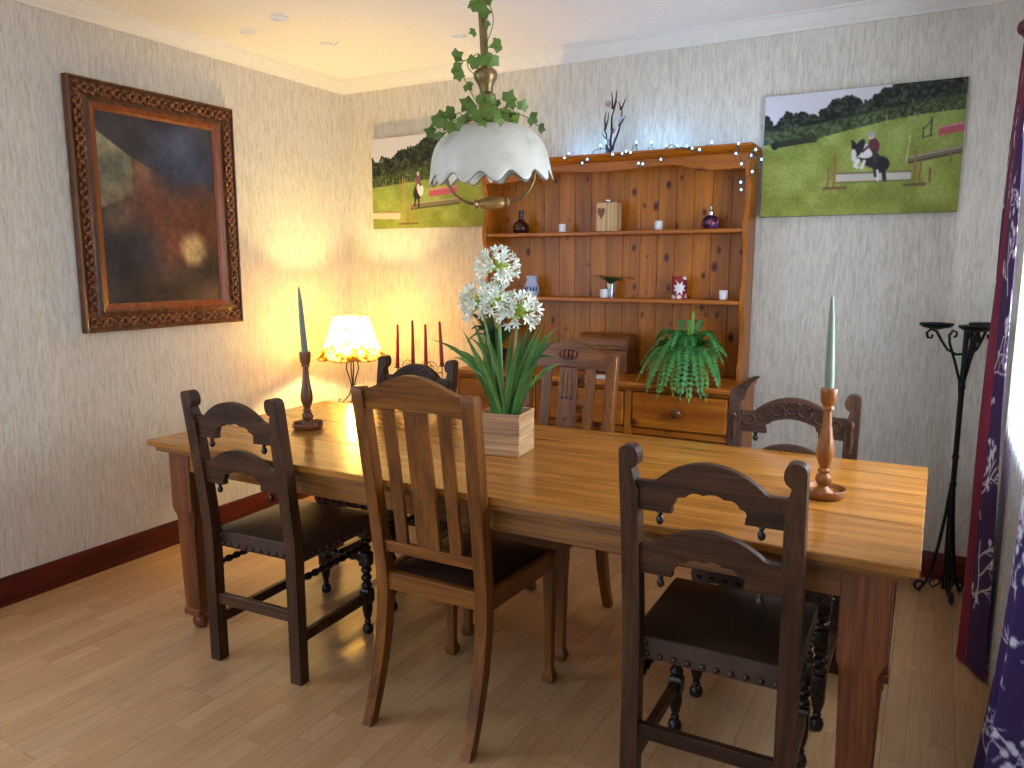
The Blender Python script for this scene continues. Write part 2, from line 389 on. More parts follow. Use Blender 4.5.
window('window_2','x',-.085,-4.55,-2.95,.75,2.15,1,'white framed side window')
window('added_rear_doors','y',YF-.06,.75,3.05,0,2.2,2,'added glazed doors out of view behind the viewer, letting in daylight')  # unseen doors, put in to bring more daylight from the rear

# ------------------------------------------------------------------ dining table
TX0,TX1,TY0,TY1,TZ = .78,3.379,-2.073,-1.092,.77
tcx, tcy = (TX0+TX1)/2, (TY0+TY1)/2
tb = thing('dining_table','long polished oak dining table with square tapered legs in middle of room','table',(tcx,tcy,0))
hx, hy = (TX1-TX0)/2, (TY1-TY0)/2
for a,b in ((-hy,-1.753-tcy),(-1.753-tcy,-1.464-tcy),(-1.464-tcy,hy)):
    MB().box(-hx,hx,a+.0006,b-.0006,TZ-.023,TZ).build('top_board', M_tab, tb, .003, 35)
ins = .052
MB().box(-hx+.02,hx-.02,-hy+.02,hy-.02,TZ-.045,TZ-.0235).build('under_moulding', M_tabx, tb, .006, 35, seg=2)
for s in (-1,1):
    y = s*(hy-ins-.02)
    MB().box(-hx+ins+.1,hx-ins-.1,y-.014,y+.014,.65,TZ-.045).build('apron', M_tabx, tb, .003)
    x = s*(hx-ins-.02)
    MB().box(x-.014,x+.014,-hy+ins+.1,hy-ins-.1,.65,TZ-.045).build('apron', M_taby, tb, .003)
def oct_ring(z, h, c):
    return [(-h+c,-h,z),(h-c,-h,z),(h,-h+c,z),(h,h-c,z),(h-c,h,z),(-h+c,h,z),(-h,h-c,z),(-h,-h+c,z)]
lg = MB().loft([oct_ring(z,h,c) for z,h,c in ((.085,.039,.006),(.10,.039,.006),(.40,.046,.008),(.445,.047,.012),(.47,.050,.014),(.49,.0545,.010),(.505,.055,.003),(TZ-.045,.055,.002))])
lgm = lg.mesh('leg', M_tabz, 0, 30)
cuff = MB().loft([oct_ring(z,h,.004) for z,h in ((.058,.038),(.062,.043),(.085,.043),(.09,.038))]).mesh('cuff', M_tabz, 0, 30)
ball = MB().lathe([(.006,0),(.024,.006),(.031,.022),(.031,.036),(.024,.052),(.018,.06)],n=14).mesh('ball_foot', M_tabz, 0, 60)
for sx in (-1,1):
    for sy in (-1,1):
        l = link('leg', lgm, tb, (sx*(hx-ins-.055), sy*(hy-ins-.055), 0)); link('cuff', cuff, l); link('ball_foot', ball, l)

# ------------------------------------------------------------------ dark carved chairs
def dark_chair():
    root = thing('carved_oak_chair','x','chair')
    yk = lambda z: -.2 if z < .5 else -.2 - .062*((z-.5)/.5)**1.15
    HW = .021
    for s in (-1,1):
        secs = []; zs = [0,.2,.4,.5,.6,.7,.8,.88,.895,.905,.915,.925,.935,.945,.955,.965,.975,.985,.993,.999,1.003]
        for z in zs:
            xo = .212; xi = xo-.045
            if z > .89:
                t = z-.895
                if z <= .945: xi = .164 + .017*min(1,t/.05)**.6
                else:
                    u = (z-.974)/.029; xi = .182 - .018*math.sqrt(max(0,1-u*u))
                if z > .985:
                    u = (z-.985)/.018; xo = .212 - .02*(1-math.sqrt(max(0,1-u*u)))
            y = yk(z); d = HW
            xa, xb = (xi,xo) if s > 0 else (-xo,-xi)
            secs.append((z, xa, xb, y-d, y+d))
        MB().rects(secs).build('back_post', M_dkz, root, 0, 40)
        # half baluster applied to the front of the post
        bl = MB().lathe([(.003,.0),(.008,.004),(.006,.014),(.010,.03),(.008,.06),(.005,.085),(.009,.095),(.009,.105),(.004,.115)], (s*.19, yk(.86)+HW+.002, .80), 8)
        bl.build('split_baluster', M_dkz, root, 0, 50)
    def rail(zsh, zarch, zbot, zhoop, carve):
        outl = [(-.172,zbot)] + [(-.172,zsh)] + [(-.135,zsh)]
        n = 16; A = .125
        outl += [(-A*math.cos(PI*i/n), zsh+.004+(zarch-zsh-.004)*(1-math.cos(PI*i/n)**2)**.9) for i in range(n+1)]
        outl += [(.135,zsh),(.172,zsh),(.172,zbot)]
        B = .082; m = 72
        low = []
        for i in range(m+1):
            a = PI*i/m; k9 = .006*abs(math.sin(a*5.5)); hh = max(0,zhoop-zbot-.014)
            low.append(((B+k9)*math.cos(a), zbot+(.014 if 0<i<m else 0)+(hh+k9)*math.sin(a)**.95))
        outl += low
        th = .011
        sh = lambda p: (p[0], p[1]+yk(p[2]), p[2])
        r = MB().prism(outl,'y',-th,th,sh).build('arched_rail', M_dkx, root, 0, 30)
        for s in (-1,1):
            MB().lathe([(.003,-.034),(.0075,-.03),(.010,-.022),(.007,-.014),(.0045,-.010),(.008,-.006),(.006,0)],(s*.118,yk(zbot),zbot),8).build('acorn_drop', M_dkt, r, 0, 50)
        if carve:
            mb = MB(); yy = th+.001
            zm = lambda x: (zsh+zbot)/2+.01 + (zarch-zsh)*.80*math.cos(min(1,abs(x)/.13)*PI/2)
            for k,x in enumerate((-.14,-.092,-.045,0,.045,.092,.14)):
                c = spiral(x, zm(x), .0245, .003, (k%2)*PI, 1.6*(1 if k%2 else -1))
                mb.tube([(a, yy+yk(b), b) for a,b in c], .0042, 5)
                for e_ in (-1,1): mb.sphere((x+.024, yy+yk(zm(x))+.0, zm(x+.024)+e_*.02), .006, 6, 4)
            for e in (.024,-.034):
                pts = [(x, yy+yk(zm(x)+e), zm(x)+e) for x in [(-.15+.3*i/24)*(.72 if e > 0 else 1) for i in range(25)]]
                mb.tube(pts, .003, 4)
            mb.build('carved_scrolls', M_dkx, r, 0, 60)
    rail(.917,.976,.842,.898,True)
    rail(.755,.808,.675,.728,True)
    # seat
    mb = MB(); n = 10; rings = []
    W2, D0, D1 = .20, -.178, .222
    gx = [-W2+2*W2*i/n for i in range(n+1)]
    for j in range(n+1):
        y = D0+(D1-D0)*j/n
        rings.append([(x,y,.486+.010*(1-(x/W2)**4)*(1-((y-.022)/.2)**4)) for x in gx])
    mb.loft(rings, False, False)
    mb.loft([[( W2*c[0], .022+.2*c[1], z) for c in ((-1,-1),(1,-1),(1,1),(-1,1))] for z in (.44,.4855)])
    mb.build('seat', M_hide, root, 0, 50)
    band = MB()
    band.box(-W2-.003,W2+.003,D0-.004,D0+.004,.425,.483); band.box(-W2-.003,W2+.003,D1-.004,D1+.004,.425,.483)
    for s in (-1,1): band.box(s*W2-.004,s*W2+.004,D0,D1,.425,.483)
    band.build('seat_band', M_hideband, root, .002)
    st = MB(); dome = MB().lathe([(.0095,0),(.0085,.004),(.005,.0072),(.001,.0085)],n=7)
    def stud(x,y,z,ax,sg):
        Mx = Matrix.Translation((x,y,z)) @ (Matrix.Rotation(R(90*sg),4,'X') if ax == 'y' else Matrix.Rotation(R(90*sg),4,'Y')); st.add(dome,Mx)
    for k in range(10):
        x = -.16+.32*k/9; stud(x,D0-.004,.438,'y',1); stud(-.18+.36*k/9,D1+.004,.438,'y',-1)
    for k in range(2): stud(-.165+.33*k,D0-.004,.468,'y',1)
    for k in range(11):
        y = D0+.02+.36*k/10
        stud(W2+.004,y,.438,'x',1); stud(-W2-.004,y,.438,'x',-1)
    stuff(st.build('nail_heads', M_stud, root, 0, 60))
    # front legs: blocks and turnings
    for s in (-1,1):
        mb = MB(); cx, cy = s*.182, .195; h = .0205
        def blk(z0,z1):
            mb.loft([[ (cx-a,cy-a,z),(cx+a,cy-a,z),(cx+a,cy+a,z),(cx-a,cy+a,z)] for z,a in ((z0,h*.72),(z0+.008,h),(z1-.008,h),(z1,h*.72))])
        blk(.39,.436); blk(.275,.335); blk(.125,.185)
        bob = lambda z0,z1,k: [(.012+.0095*abs(math.sin(PI*k*i/(6*k))), z0+(z1-z0)*i/(6*k)) for i in range(6*k+1)]
        mb.lathe(bob(.333,.392,2),(cx,cy,0),10)
        mb.lathe(bob(.183,.277,3),(cx,cy,0),10)
        mb.lathe([(.008,0),(.019,.006),(.022,.02),(.018,.034),(.010,.042),(.014,.05),(.010,.058),(.016,.075),(.0205,.10),(.0205,.128)],(cx,cy,0),12)
        mb.build('front_leg', M_dkt, root, 0, 45)
        MB().box(s*.185-.011,s*.185+.011,-.185,.185,.135,.172).build('side_stretcher', M_dkx, root, .002)
    MB().box(-.175,.175,-.212,-.19,.218,.258).build('back_stretcher', M_dkx, root, .002)
    mb = MB(); k = 11
    pr = [(.008+.008*abs(math.sin(PI*k*i/(6*k))), -.165+.33*i/(6*k)) for i in range(6*k+1)]
    t = MB().lathe(pr,n=9); mb.add(t, Matrix.Translation((0,.195,.305)) @ Matrix.Rotation(R(90),4,'Y')); mb.build('bobbin_stretcher', M_dkt, root, 0, 50)
    # side bobbin stretchers
    for s in (-1,1):
        pr = [(.007+.007*abs(math.sin(PI*10*i/60)), -.19+.37*i/60) for i in range(61)]
        mb = MB(); mb.add(MB().lathe(pr,n=8), Matrix.Translation((s*.187,0,.36)) @ Matrix.Rotation(R(-90),4,'X')); mb.build('bobbin_stretcher', M_dkt, root, 0, 50)
    return root
dc = dark_chair()
GD = 'dark carved oak chairs round the dining table'
spots = [((1.337,-1.895,0), R(2.5), 'dark carved oak chair seen from behind, nearest the framed oil painting'),
         ((2.937,-1.925,0), R(1), 'dark carved oak chair seen from behind, nearest the purple curtains'),
         ((2.95,-1.315,0), R(180), 'dark oak chair on far side of table, carved arch showing behind the orange-brown candlestick'),
         ((1.288,-1.29,0), R(180), 'dark oak chair on far side of table, in front of lamp and red candles')]
for i,(p,a,l) in enumerate(spots):
    o = dc if i == 0 else copy_tree(dc)
    o.location = p; o.rotation_euler = (0,0,a); tag(o, l, 'chair', GD)
    if i == 2:
        o.scale = (1.035,1,.982); o.location.x -= .006
        # one post of this chair carries a scrolled ear that rises at the back
        ear = [(.212,.962),(.212,.985),(.19,1.005),(.165,1.026),(.14,1.042),(.122,1.046),(.118,1.039),(.128,1.032),(.146,1.016),(.160,.99),(.166,.962)]
        MB().prism(ear,'y',-.285,-.258).build('scrolled_ear', M_dkz, o, .003)

# ------------------------------------------------------------------ oak slat back chairs
def oak_chair(front_detail):
    root = thing('slat_back_chair','x','chair')
    def yb(z):
        if z < .45: return -.15 - .10*((.45-z)/.45)**2
        return -.15 - .09*((z-.45)/.65)**1.1
    for s in (-1,1):
        secs = []
        for z in (0,.05,.1,.16,.22,.29,.36,.42,.48,.55,.65,.75,.85,.95,1.03,1.06,1.071):
            cx = s*(.182+.010*max(0,z-.45)/.6); hw = .0175+.004*min(1,z/.4); d = .018+.003*min(1,z/.4)
            if z > 1.065: hw -= .004; d -= .004
            secs.append((z,cx-hw,cx+hw,yb(z)-d,yb(z)+d))
        MB().rects(secs).build('back_post', M_oakz, root, .002, 40)
        mb = MB(); cx = s*.2
        mb.loft([[(cx-a,.25-a,z),(cx+a,.25-a,z),(cx+a,.25+a,z),(cx-a,.25+a,z)] for z,a in ((0,.016),(.012,.021),(.03,.0195),(.045,.0135),(.06,.0135),(.3,.017),(.40,.021),(.47,.022))])
        mb.build('front_leg', M_oakz, root, .0015, 40)
    sh = lambda p: (p[0], p[1]+yb(p[2]), p[2])
    n = 16
    top = [(-.172+.344*i/n, 1.066+.05*math.sin(PI*i/n)**1.5) for i in range(n+1)]
    bot = [(.172-.344*i/n, 1.004+.012*math.sin(PI*i/n)) for i in range(n+1)]
    r = MB().prism(top+bot,'y',-.013,.013,sh).build('crest_rail', M_oakx, root, 0, 30)
    if front_detail:
        ov = MB().prism([(.044*math.cos(2*PI*i/20), 1.062+.023*math.sin(2*PI*i/20)) for i in range(20)],'y',.012,.0155,sh).build('carved_oval', M_dkx, r, 0, 30)
        for k in (-1.5,-.5,.5,1.5):
            MB().sphere((k*.018, yb(1.062)+.017, 1.062), .0075, 8, 6, 2.2).build('carved_bud', M_tabz, ov, 0, 60)
    MB().prism([(-.17,.545),(.17,.545),(.17,.582),(-.17,.582)],'y',-.011,.011,sh).build('lower_rail', M_oakx, root, .002)
    for c,wd in ((-.098,.042),(0,.082),(.098,.042)):
        zs = [.58+.43*i/6 for i in range(7)]
        sl = MB().rects([(z,c-wd/2,c+wd/2,yb(z)-.0065,yb(z)+.0065) for z in zs]).build('back_slat', M_oakz, root, .0015)
        if front_detail and wd > .05:
            for x in (-.02,0,.02):
                MB().prism([(x-.002,.885),(x+.002,.885),(x+.002,.99),(x-.002,.99)],'y',.006,.0072,sh).build('inlay_line', M_dkz, sl, 0, 0)
            for x,z in ((-.02,.885),(0,.885),(.02,.885),(0,.80)):
                MB().prism([(x+.007*math.cos(2*PI*i/10), z+.007*math.sin(2*PI*i/10)) for i in range(10)],'y',.006,.0078,sh).build('inlay_drop', M_dkz, sl, 0, 0)
    # seat rails and drop-in leather seat (trapezoid)
    MB().prism([(-.17,.418),(.17,.418),(.17,.474),(-.17,.474)],'y',-.014,.014,lambda p:(p[0],p[1]-.15,p[2])).build('seat_rail', M_oakx, root, .002)
    MB().box(-.185,.185,.236,.264,.41,.474).build('seat_rail', M_oakx, root, .002)
    for s in (-1,1):
        MB().loft([[(s*.19-.012,-.14,.414),(s*.19+.012,-.14,.414),(s*.19+.012,-.14,.474),(s*.19-.012,-.14,.474)],
                   [(s*.205-.012,.24,.414),(s*.205+.012,.24,.414),(s*.205+.012,.24,.474),(s*.205-.012,.24,.474)]]).build('seat_rail', M_oaky, root, .002)
    rings = []; n = 10
    for j in range(n+1):
        v = j/n; y = -.135+.385*v; hw = .162+.022*v
        rings.append([(hw*(2*i/n-1), y, .474+.014*(1-(2*i/n-1)**4)*(1-(2*v-1)**4)) for i in range(n+1)])
    mb = MB().loft(rings, False, False)
    mb.loft([[(-.162,-.135,z),(.162,-.135,z),(.184,.25,z),(-.184,.25,z)] for z in (.45,.4738)])
    mb.build('seat', M_black_leather, root, 0, 50)
    return root
GO = 'brown oak slat-back chairs'
oc = oak_chair(False); oc.location = (2.085,-1.912,0); tag(oc,'brown oak slat-back chair seen from behind, nearest the viewer in the middle of the table','chair',GO)
oc2 = oak_chair(True); oc2.location = (2.058,-1.26,0); oc2.rotation_euler = (0,0,PI); tag(oc2,'brown oak slat-back chair beyond the table, facing viewer, with carved oval in top rail','chair',GO)

# ------------------------------------------------------------------ pine dresser
DX0,DX1 = 1.122,2.60
dr = thing('pine_dresser','knotty pine dresser with open shelved rack above drawers against the back wall','dresser',((DX0+DX1)/2,-.24,0))
def L(x,y,z): return (x-(DX0+DX1)/2, y+.24, z)
def dbox(name, x0,x1,y0,y1,z0,z1, mat, par=dr, bev=.003):
    a = L(x0,y0,z0); b = L(x1,y1,z1)
    return MB().box(a[0],b[0],a[1],b[1],z0,z1).build(name, mat, par, bev)
DZ = .875
M_chest_d = wood('knob_wood', srgb(84,44,20), srgb(136,80,40), 'y', .2)
dbox('worktop', DX0-.015,DX1+.015,-.475,-.025,DZ-.028,DZ,M_pinex,bev=.008)
dbox('side_panel', DX0,DX0+.022,-.45,-.025,.0,DZ-.028,M_pinez)
dbox('side_panel', DX1-.022,DX1,-.45,-.025,.0,DZ-.028,M_pinez)
dbox('carcass_back', DX0+.022,DX1-.022,-.04,-.027,.08,DZ-.028,M_pinez)
dbox('plinth', DX0+.022,DX1-.022,-.44,-.41,0,.08,M_pinex)
dbox('top_rail', DX0+.022,DX1-.022,-.45,-.43,.832,DZ-.028,M_pinex)
dbox('mid_rail', DX0+.022,DX1-.022,-.45,-.43,.625,.655,M_pinex)
dbox('carcass_floor', DX0+.022,DX1-.022,-.43,-.04,.08,.1,M_pinex)
dw = (DX1-DX0-.044)/3
for k in range(3):
    x0 = DX0+.022+k*dw; x1 = x0+dw
    if k: dbox('divider', x0-.019,x0+.019,-.452,-.43,.08,.832,M_pinez)
    a = x0+(.022 if k else .006); b = x1-(.022 if k < 2 else .006)
    d = dbox('drawer', a,b,-.462,-.43,.66,.828,M_pinex,bev=.008)
    kb = MB().lathe([(.010,0),(.010,.010),(.015,.016),(.022,.022),(.025,.030),(.020,.038),(.006,.042)],n=14)
    kx = L((a+b)/2,-.462,.748)
    MB().add(kb, Matrix.Translation(kx) @ Matrix.Rotation(R(90),4,'X')).build('knob', M_chest_d, d, 0, 50)
    do = dbox('door', a,b,-.455,-.43,.09,.62,M_pinez,bev=.004)
    ai, bi = L(a+.07,0,0)[0], L(b-.07,0,0)[0]
    MB().box(ai,bi,-.222,-.214,.16,.55).build('door_panel', M_pine, do, .006)
# rack
RX0,RX1 = DX0+.015, DX1-.03
prof = [(-.03,DZ),(-.20,DZ),(-.20,.90)]
for za,zb in ((.93,1.225),(1.285,1.56),(1.62,1.86)):
    prof += [(-.20,za)] + [(-.20+.028*math.sin(PI*t/8)**.7, za+(zb-za)*t/8) for t in range(1,8)] + [(-.20,zb)]
prof += [(-.20,1.935),(-.03,1.935)]
for x0 in (RX0, RX1-.024):
    MB().prism([(y+.24,z) for y,z in prof],'x',L(x0,0,0)[0],L(x0+.024,0,0)[0]).build('rack_side', M_pinez, dr, .002)
nb = 15; x = RX0+.024; wb = (RX1-RX0-.048)/nb
for k in range(nb):
    a = L(x,0,0)[0]; yb_ = L(0,-.028,0)[1]
    mb = MB().loft([[(a+px, yb_-py, z) for px,py in ((.0002,-.01),(.0002,.0035),(.0022,.006),(wb-.0022,.006),(wb-.0002,.0035),(wb-.0002,-.01))] for z in (DZ+.001,1.93)])
    mb.build('back_board', M_pine, dr, 0, 20); x += wb
for z in (1.595,1.257):
    dbox('shelf', RX0+.024,RX1-.024,-.195,-.036,z-.02,z,M_pinex,bev=.004)
# frieze with ogee lower edge
xs0, xs1 = RX0+.024, RX1-.024; outl = [(xs0,1.935),(xs0,1.862)]
n = 40
for i in range(n+1):
    t = i/n; e = min(t,1-t)
    if e < .12: z = 1.862
    elif e < .26: q = (e-.12)/.14; z = 1.862+.038*(.5-.5*math.cos(PI*q))
    else: q = (e-.26)/.24; z = 1.900-.014*math.sin(PI*q/1.0*.5)**2
    outl.append((xs0+(xs1-xs0)*t, z))
outl.append((xs1,1.935))
MB().prism([(L(a,0,0)[0],z) for a,z in outl],'y',.037,.057).build('frieze', M_pinex, dr, .003)
cp = [(-.03,1.935),(-.205,1.935),(-.21,1.942),(-.222,1.948),(-.226,1.958),(-.232,1.962),(-.232,1.972),(-.03,1.972)]
MB().prism([(y+.24,z) for y,z in cp],'x',L(RX0-.025,0,0)[0],L(RX1+.012,0,0)[0]).build('cornice', M_pinex, dr, .002)
DTOP = 1.972

# ------------------------------------------------------------------ items on the dresser
S1, S2 = 1.595, 1.257
def lathed(name, prof, mat, loc, label, cat, group=None, n=18, parent=None):
    o = MB().lathe(prof,n=n).build(name, mat, parent, 0, 50, loc=loc)
    if label: tag(o,label,cat,group)
    return o
M_jug = plain('oxblood_glaze', srgb(58,22,16), .18, var=.3)
j = thing('glazed_bottle','small dark red-brown glazed bottle on upper dresser shelf, left end','bottle',(1.335,-.115,S1))
lathed('body',[(.012,0),(.036,.001),(.046,.016),(.047,.034),(.038,.054),(.02,.068),(.013,.078)],M_jug,None,None,None,parent=j)
lathed('neck',[(.013,.077),(.012,.10),(.016,.116),(.014,.124),(.006,.1242)],M_pot,None,None,None,parent=j)
def votive(loc, h, r, label, dark=False):
    t = thing('votive_candle',label,'candle',loc,group='small white votive candles on the dresser shelves')
    lathed('holder',[(r*.8,0),(r*.95,.002),(r,.01),(r,h),(r*.86,h),(r*.84,h-.012)],M_whitewax,None,None,None,parent=t)
    lathed('wick',[(.0012,h-.013),(.001,h+.003)],M_iron,None,None,None,parent=t,n=5)
votive((1.587,-.12,S1),.045,.019,'small white votive on upper shelf between glazed bottle and heart box')
votive((2.117,-.12,S1),.047,.021,'small white votive on upper shelf, right of the heart box')
votive((1.835,-.128,S2),.044,.021,'small white votive on lower shelf, beside the silver pot plant')
votive((2.452,-.12,S2),.047,.021,'small white votive at right end of the lower dresser shelf')
hb = thing('heart_box','pale wooden box with heart cut-out on upper dresser shelf','box',(1.845,-.115,S1))
M_ply = wood('pale_plywood', srgb(196,158,108), srgb(222,190,142), 'z', .5, .6)
MB().box(-.052,.006,-.035,.035,0,.145).build('half_block', M_ply, hb, .002)
MB().box(.0075,.060,-.035,.035,0,.145).build('half_block', M_ply, hb, .002)
ht = []
for i in range(28):
    a = 2*PI*i/28; ht.append((-.024+.00125*16*math.sin(a)**3, .095+.0021*(13*math.cos(a)-5*math.cos(2*a)-2*math.cos(3*a)-math.cos(4*a))))
MB().prism(ht,'y',-.0375,-.034).build('heart', plain('heart_brown', srgb(122,70,38), .5), hb, 0, 20)
lathed('tealight_cup',[(.018,.145),(.02,.147),(.02,.16),(.017,.16),(.0165,.155)],M_silver,None,None,None,parent=hb)
gb = thing('globe_bottle','round dark blue iridescent bottle with silver stopper on upper shelf, right end','bottle',(2.376,-.115,S1))
def iris():
    m, nt, b = newmat('iridescent'); tc = N(nt,'ShaderNodeTexCoord'); no = N(nt,'ShaderNodeTexNoise'); no.inputs['Scale'].default_value = 24
    nt.links.new(tc.outputs['Object'], no.inputs['Vector'])
    r = ramp(nt,[(.35,srgb(22,16,40)),(.5,srgb(58,28,60)),(.58,srgb(140,60,60)),(.66,srgb(50,80,150))]); nt.links.new(no.outputs['Fac'], r.inputs[0]); nt.links.new(r.outputs[0], b.inputs['Base Color'])
    b.inputs['Roughness'].default_value = .15; return m
lathed('body',[(.014,0),(.032,.002),(.043,.016),(.045,.032),(.040,.048),(.026,.062),(.014,.068)],iris(),None,None,None,parent=gb)
lathed('stopper',[(.014,.067),(.014,.084),(.009,.088),(.006,.10),(.007,.108),(.002,.112)],M_silver,None,None,None,parent=gb)
M_delft = plain('blue_white_glaze', srgb(168,180,214), .25, var=.06)
v = thing('delft_vase','small blue and white painted vase on lower dresser shelf, left end','vase',(1.402,-.115,S2))
lathed('body',[(.02,0),(.034,.001),(.042,.015),(.044,.036),(.038,.06),(.028,.082),(.027,.095),(.032,.11),(.029,.1105),(.024,.096)],M_delft,None,None,None,parent=v)
M_cobalt = plain('cobalt_paint', srgb(30,44,110), .3)
for k in range(5):
    a = R(-150+k*22+30); ph = R(30)
    rr = .0445; pts = bez((rr*math.cos(a),rr*math.sin(a),.028),(rr*1.02*math.cos(a+.1),rr*1.02*math.sin(a+.1),.04),(.040*math.cos(a+.15),.040*math.sin(a+.15),.056),5)
    MB().tube(pts,[.001,.005,.006,.005,.003,.001],5).build('painted_petal', M_cobalt, v, 0, 60)
sp = thing('silver_pot_plant','tiny spreading plant in silver pot on lower dresser shelf','plant',(1.862,-.10,S2))
lathed('pot',[(.016,0),(.018,.001),(.022,.06),(.023,.072),(.02,.072),(.019,.062)],M_silver,None,None,None,parent=sp)
for k in range(13):
    a = 2*PI*k/13+.2; ln = .075+.045*random.random()+(.04 if abs(math.cos(a))>.7 else 0); ly = .5
    p = bez((0,0,.068),(ln*.55*math.cos(a),ln*.5*ly*math.sin(a),.115+.03*random.random()),(ln*math.cos(a),ln*ly*math.sin(a),.082+.03*random.random()),6)
    mb = MB()
    for i in range(6):
        q = p[i]; wl = .010*math.sin(PI*(i+.6)/6.6)+.002; sd = Vector((-math.sin(a),math.cos(a),0))*wl
        mb.v += [tuple(q-sd),tuple(q+sd+Vector((0,0,.001)))]
    mb.v.append(tuple(p[6]))
    for i in range(5): mb.f.append((2*i,2*i+1,2*i+3,2*i+2))
    mb.f.append((10,11,12)); mb.build('leaf', M_leafd, sp, 0, 60)
def redtin():
    m, nt, b = newmat('red_floral'); tc = N(nt,'ShaderNodeTexCoord'); vo = N(nt,'ShaderNodeTexVoronoi'); vo.inputs['Scale'].default_value = 30
    nt.links.new(tc.outputs['Object'], vo.inputs['Vector'])
    r = ramp(nt,[(.25,srgb(226,214,206)),(.38,srgb(150,24,40)),(.8,srgb(120,14,30))]); nt.links.new(vo.outputs['Distance'], r.inputs[0]); nt.links.new(r.outputs[0], b.inputs['Base Color']); b.inputs['Roughness'].default_value = .35; return m
rt = thing('pillar_candle','red floral pillar candle with white star band on lower shelf','candle',(2.232,-.115,S2))
lathed('body',[(.035,0),(.038,.002),(.038,.108),(.035,.112),(.004,.108)],redtin(),None,None,None,parent=rt)
lathed('wick',[(.0015,.107),(.001,.116)],M_iron,None,None,None,parent=rt,n=5)
star = [( (.036 if i%2 else .019)*math.sin(2*PI*i/16), .055+(.036 if i%2 else .019)*math.cos(2*PI*i/16)) for i in range(16)]
def wrap(p):
    a = p[0]/.0385; rr = .0385+p[1]; th = R(-90)+a+R(18); return (rr*math.cos(th), rr*math.sin(th), p[2])
MB().prism(star,'y',-.001,.0012,wrap).build('star_band', M_whitewax, rt, 0, 0)
# carved chest on the worktop
ch = thing('carved_chest','small carved wooden chest with domed lid standing on the dresser worktop','chest',(1.862,-.135,DZ)); ch.scale = (.9,.9,1.04)
M_chest = wood('chest_wood', srgb(104,58,24), srgb(164,102,48), 'x', .4, 1.4)
MB().box(-.155,.155,-.085,.085,0,.115).build('body', M_chest, ch, .004)
MB().prism([(-.088,.117)]+[(-.088*math.cos(PI*i/10),.15+.042*math.sin(PI*i/10)) for i in range(11)]+[(.088,.117)],'x',-.158,.158).build('lid', M_chest, ch, .002)
mb = MB()
for k in range(9):
    c = spiral(-.13+.0325*k, .06, .014, .003, k%2*PI, 1.5*(1 if k%2 else -1), 12); mb.tube([(a,-.086,b) for a,b in c],.003,5)
for k in range(12): mb.sphere((-.14+.0255*k,-.088,.135),.008,6,4)
stuff(mb.build('carving', M_chest, ch, 0, 60))
# lace doily and low pine tray edge
M_lace = plain('white_lace', srgb(214,216,222), .8, var=.1, vscale=90)
dn = 40; d_ = MB().prism([((.085+.008*abs(math.sin(i*PI/5)))*math.cos(2*PI*i/dn),(.05+.006*abs(math.sin(i*PI/5)))*math.sin(2*PI*i/dn)) for i in range(dn)],'z',0,.003)
tag(d_.build('lace_doily', M_lace, None, 0, 0, loc=(1.93,-.37,DZ+.0005)),'white lace doily lying on dresser worktop in front of chest','doily')

def frond(root, p0, p1, p2, mat, n=15, wmax=.034, roll=0, name='frond'):
    pts = bez(p0,p1,p2,n); mb = MB()
    mb.tube(pts,[.0024-.0016*i/n for i in range(n+1)],4)
    for i in range(1,n+1):
        t = (pts[min(i+1,n)]-pts[i-1]).normalized(); side = t.cross(Vector((0,0,1)))
        if side.length < .05: side = Vector((1,0,0))
        side.normalize(); nrm = side.cross(t)
        f_n = i/n; wl = wmax*min(1,(f_n+.05)/.22)*math.sqrt(max(0,1-f_n**2.4))+.004; b = .62*(pts[i]-pts[i-1]).length
        for s in (-1,1):
            q = pts[i]; tip = q + side*s*wl + t*wl*.30 - nrm*wl*.25; midp = q + side*s*wl*.5 + t*wl*.10 + nrm*.001*(i%2)
            k = len(mb.v); mb.v += [tuple(q), tuple(midp - t*b), tuple(tip), tuple(midp + t*b + nrm*.002)]
            mb.f.append((k,k+1,k+2,k+3))
    return mb.build(name, mat, root, 0, 60)
def fern(name, label, loc, fr, potr=.055, potm=None):
    t = thing(name,label,'plant',loc)
    lathed('pot',[(potr*.62,0),(potr*.7,.002),(potr,.085),(potr*1.08,.09),(potr*1.08,.1),(potr*.92,.1),(potr*.9,.088)],potm or M_pot,None,None,None,parent=t)
    lathed('soil',[(potr*.9,.082),(potr*.3,.09),(.002,.09)],M_soil,None,None,None,parent=t,n=12)
    for p1,p2,m,wm in fr: frond(t,(0,0,.09),p1,p2,m,24,wm)
    return t
frs = []
for a,ln,hh,dz in ((-165,.22,.20,-.03),(-140,.25,.20,-.09),(-120,.25,.24,-.13),(-100,.24,.2,-.11),(-80,.25,.24,-.14),(-60,.26,.22,-.13),(-40,.25,.20,-.08),(-15,.21,.2,.03),(10,.15,.22,.08),(170,.17,.24,.08),(-150,.16,.25,.06),(-70,.15,.26,.0),(-25,.19,.27,.05),(60,.09,.26,.16),(120,.09,.26,.16),(-110,.15,.28,.03)):
    ca,sa = math.cos(R(a)), math.sin(R(a))
    frs.append(((ln*.55*ca,ln*.5*sa,.10+hh),(ln*ca,max(-.25,ln*.95*sa),.10+dz),M_fern,.040)); frs.append(((ln*.6*math.cos(R(a+11)),ln*.55*math.sin(R(a+11)),.09+hh*.8),(ln*.85*math.cos(R(a+11)),max(-.24,ln*.9*math.sin(R(a+11))),.07+dz*.9),M_fern2,.036))
frs.append(((.01,-.01,.2),(.03,-.02,.335),M_fernl,.022))
frs.append(((-.06,-.02,.24),(-.15,-.04,.215),M_fernl,.022))
fern('potted_fern','bushy green fern in dark pot on dresser worktop, right side',(2.335,-.30,DZ),frs)
frs = []
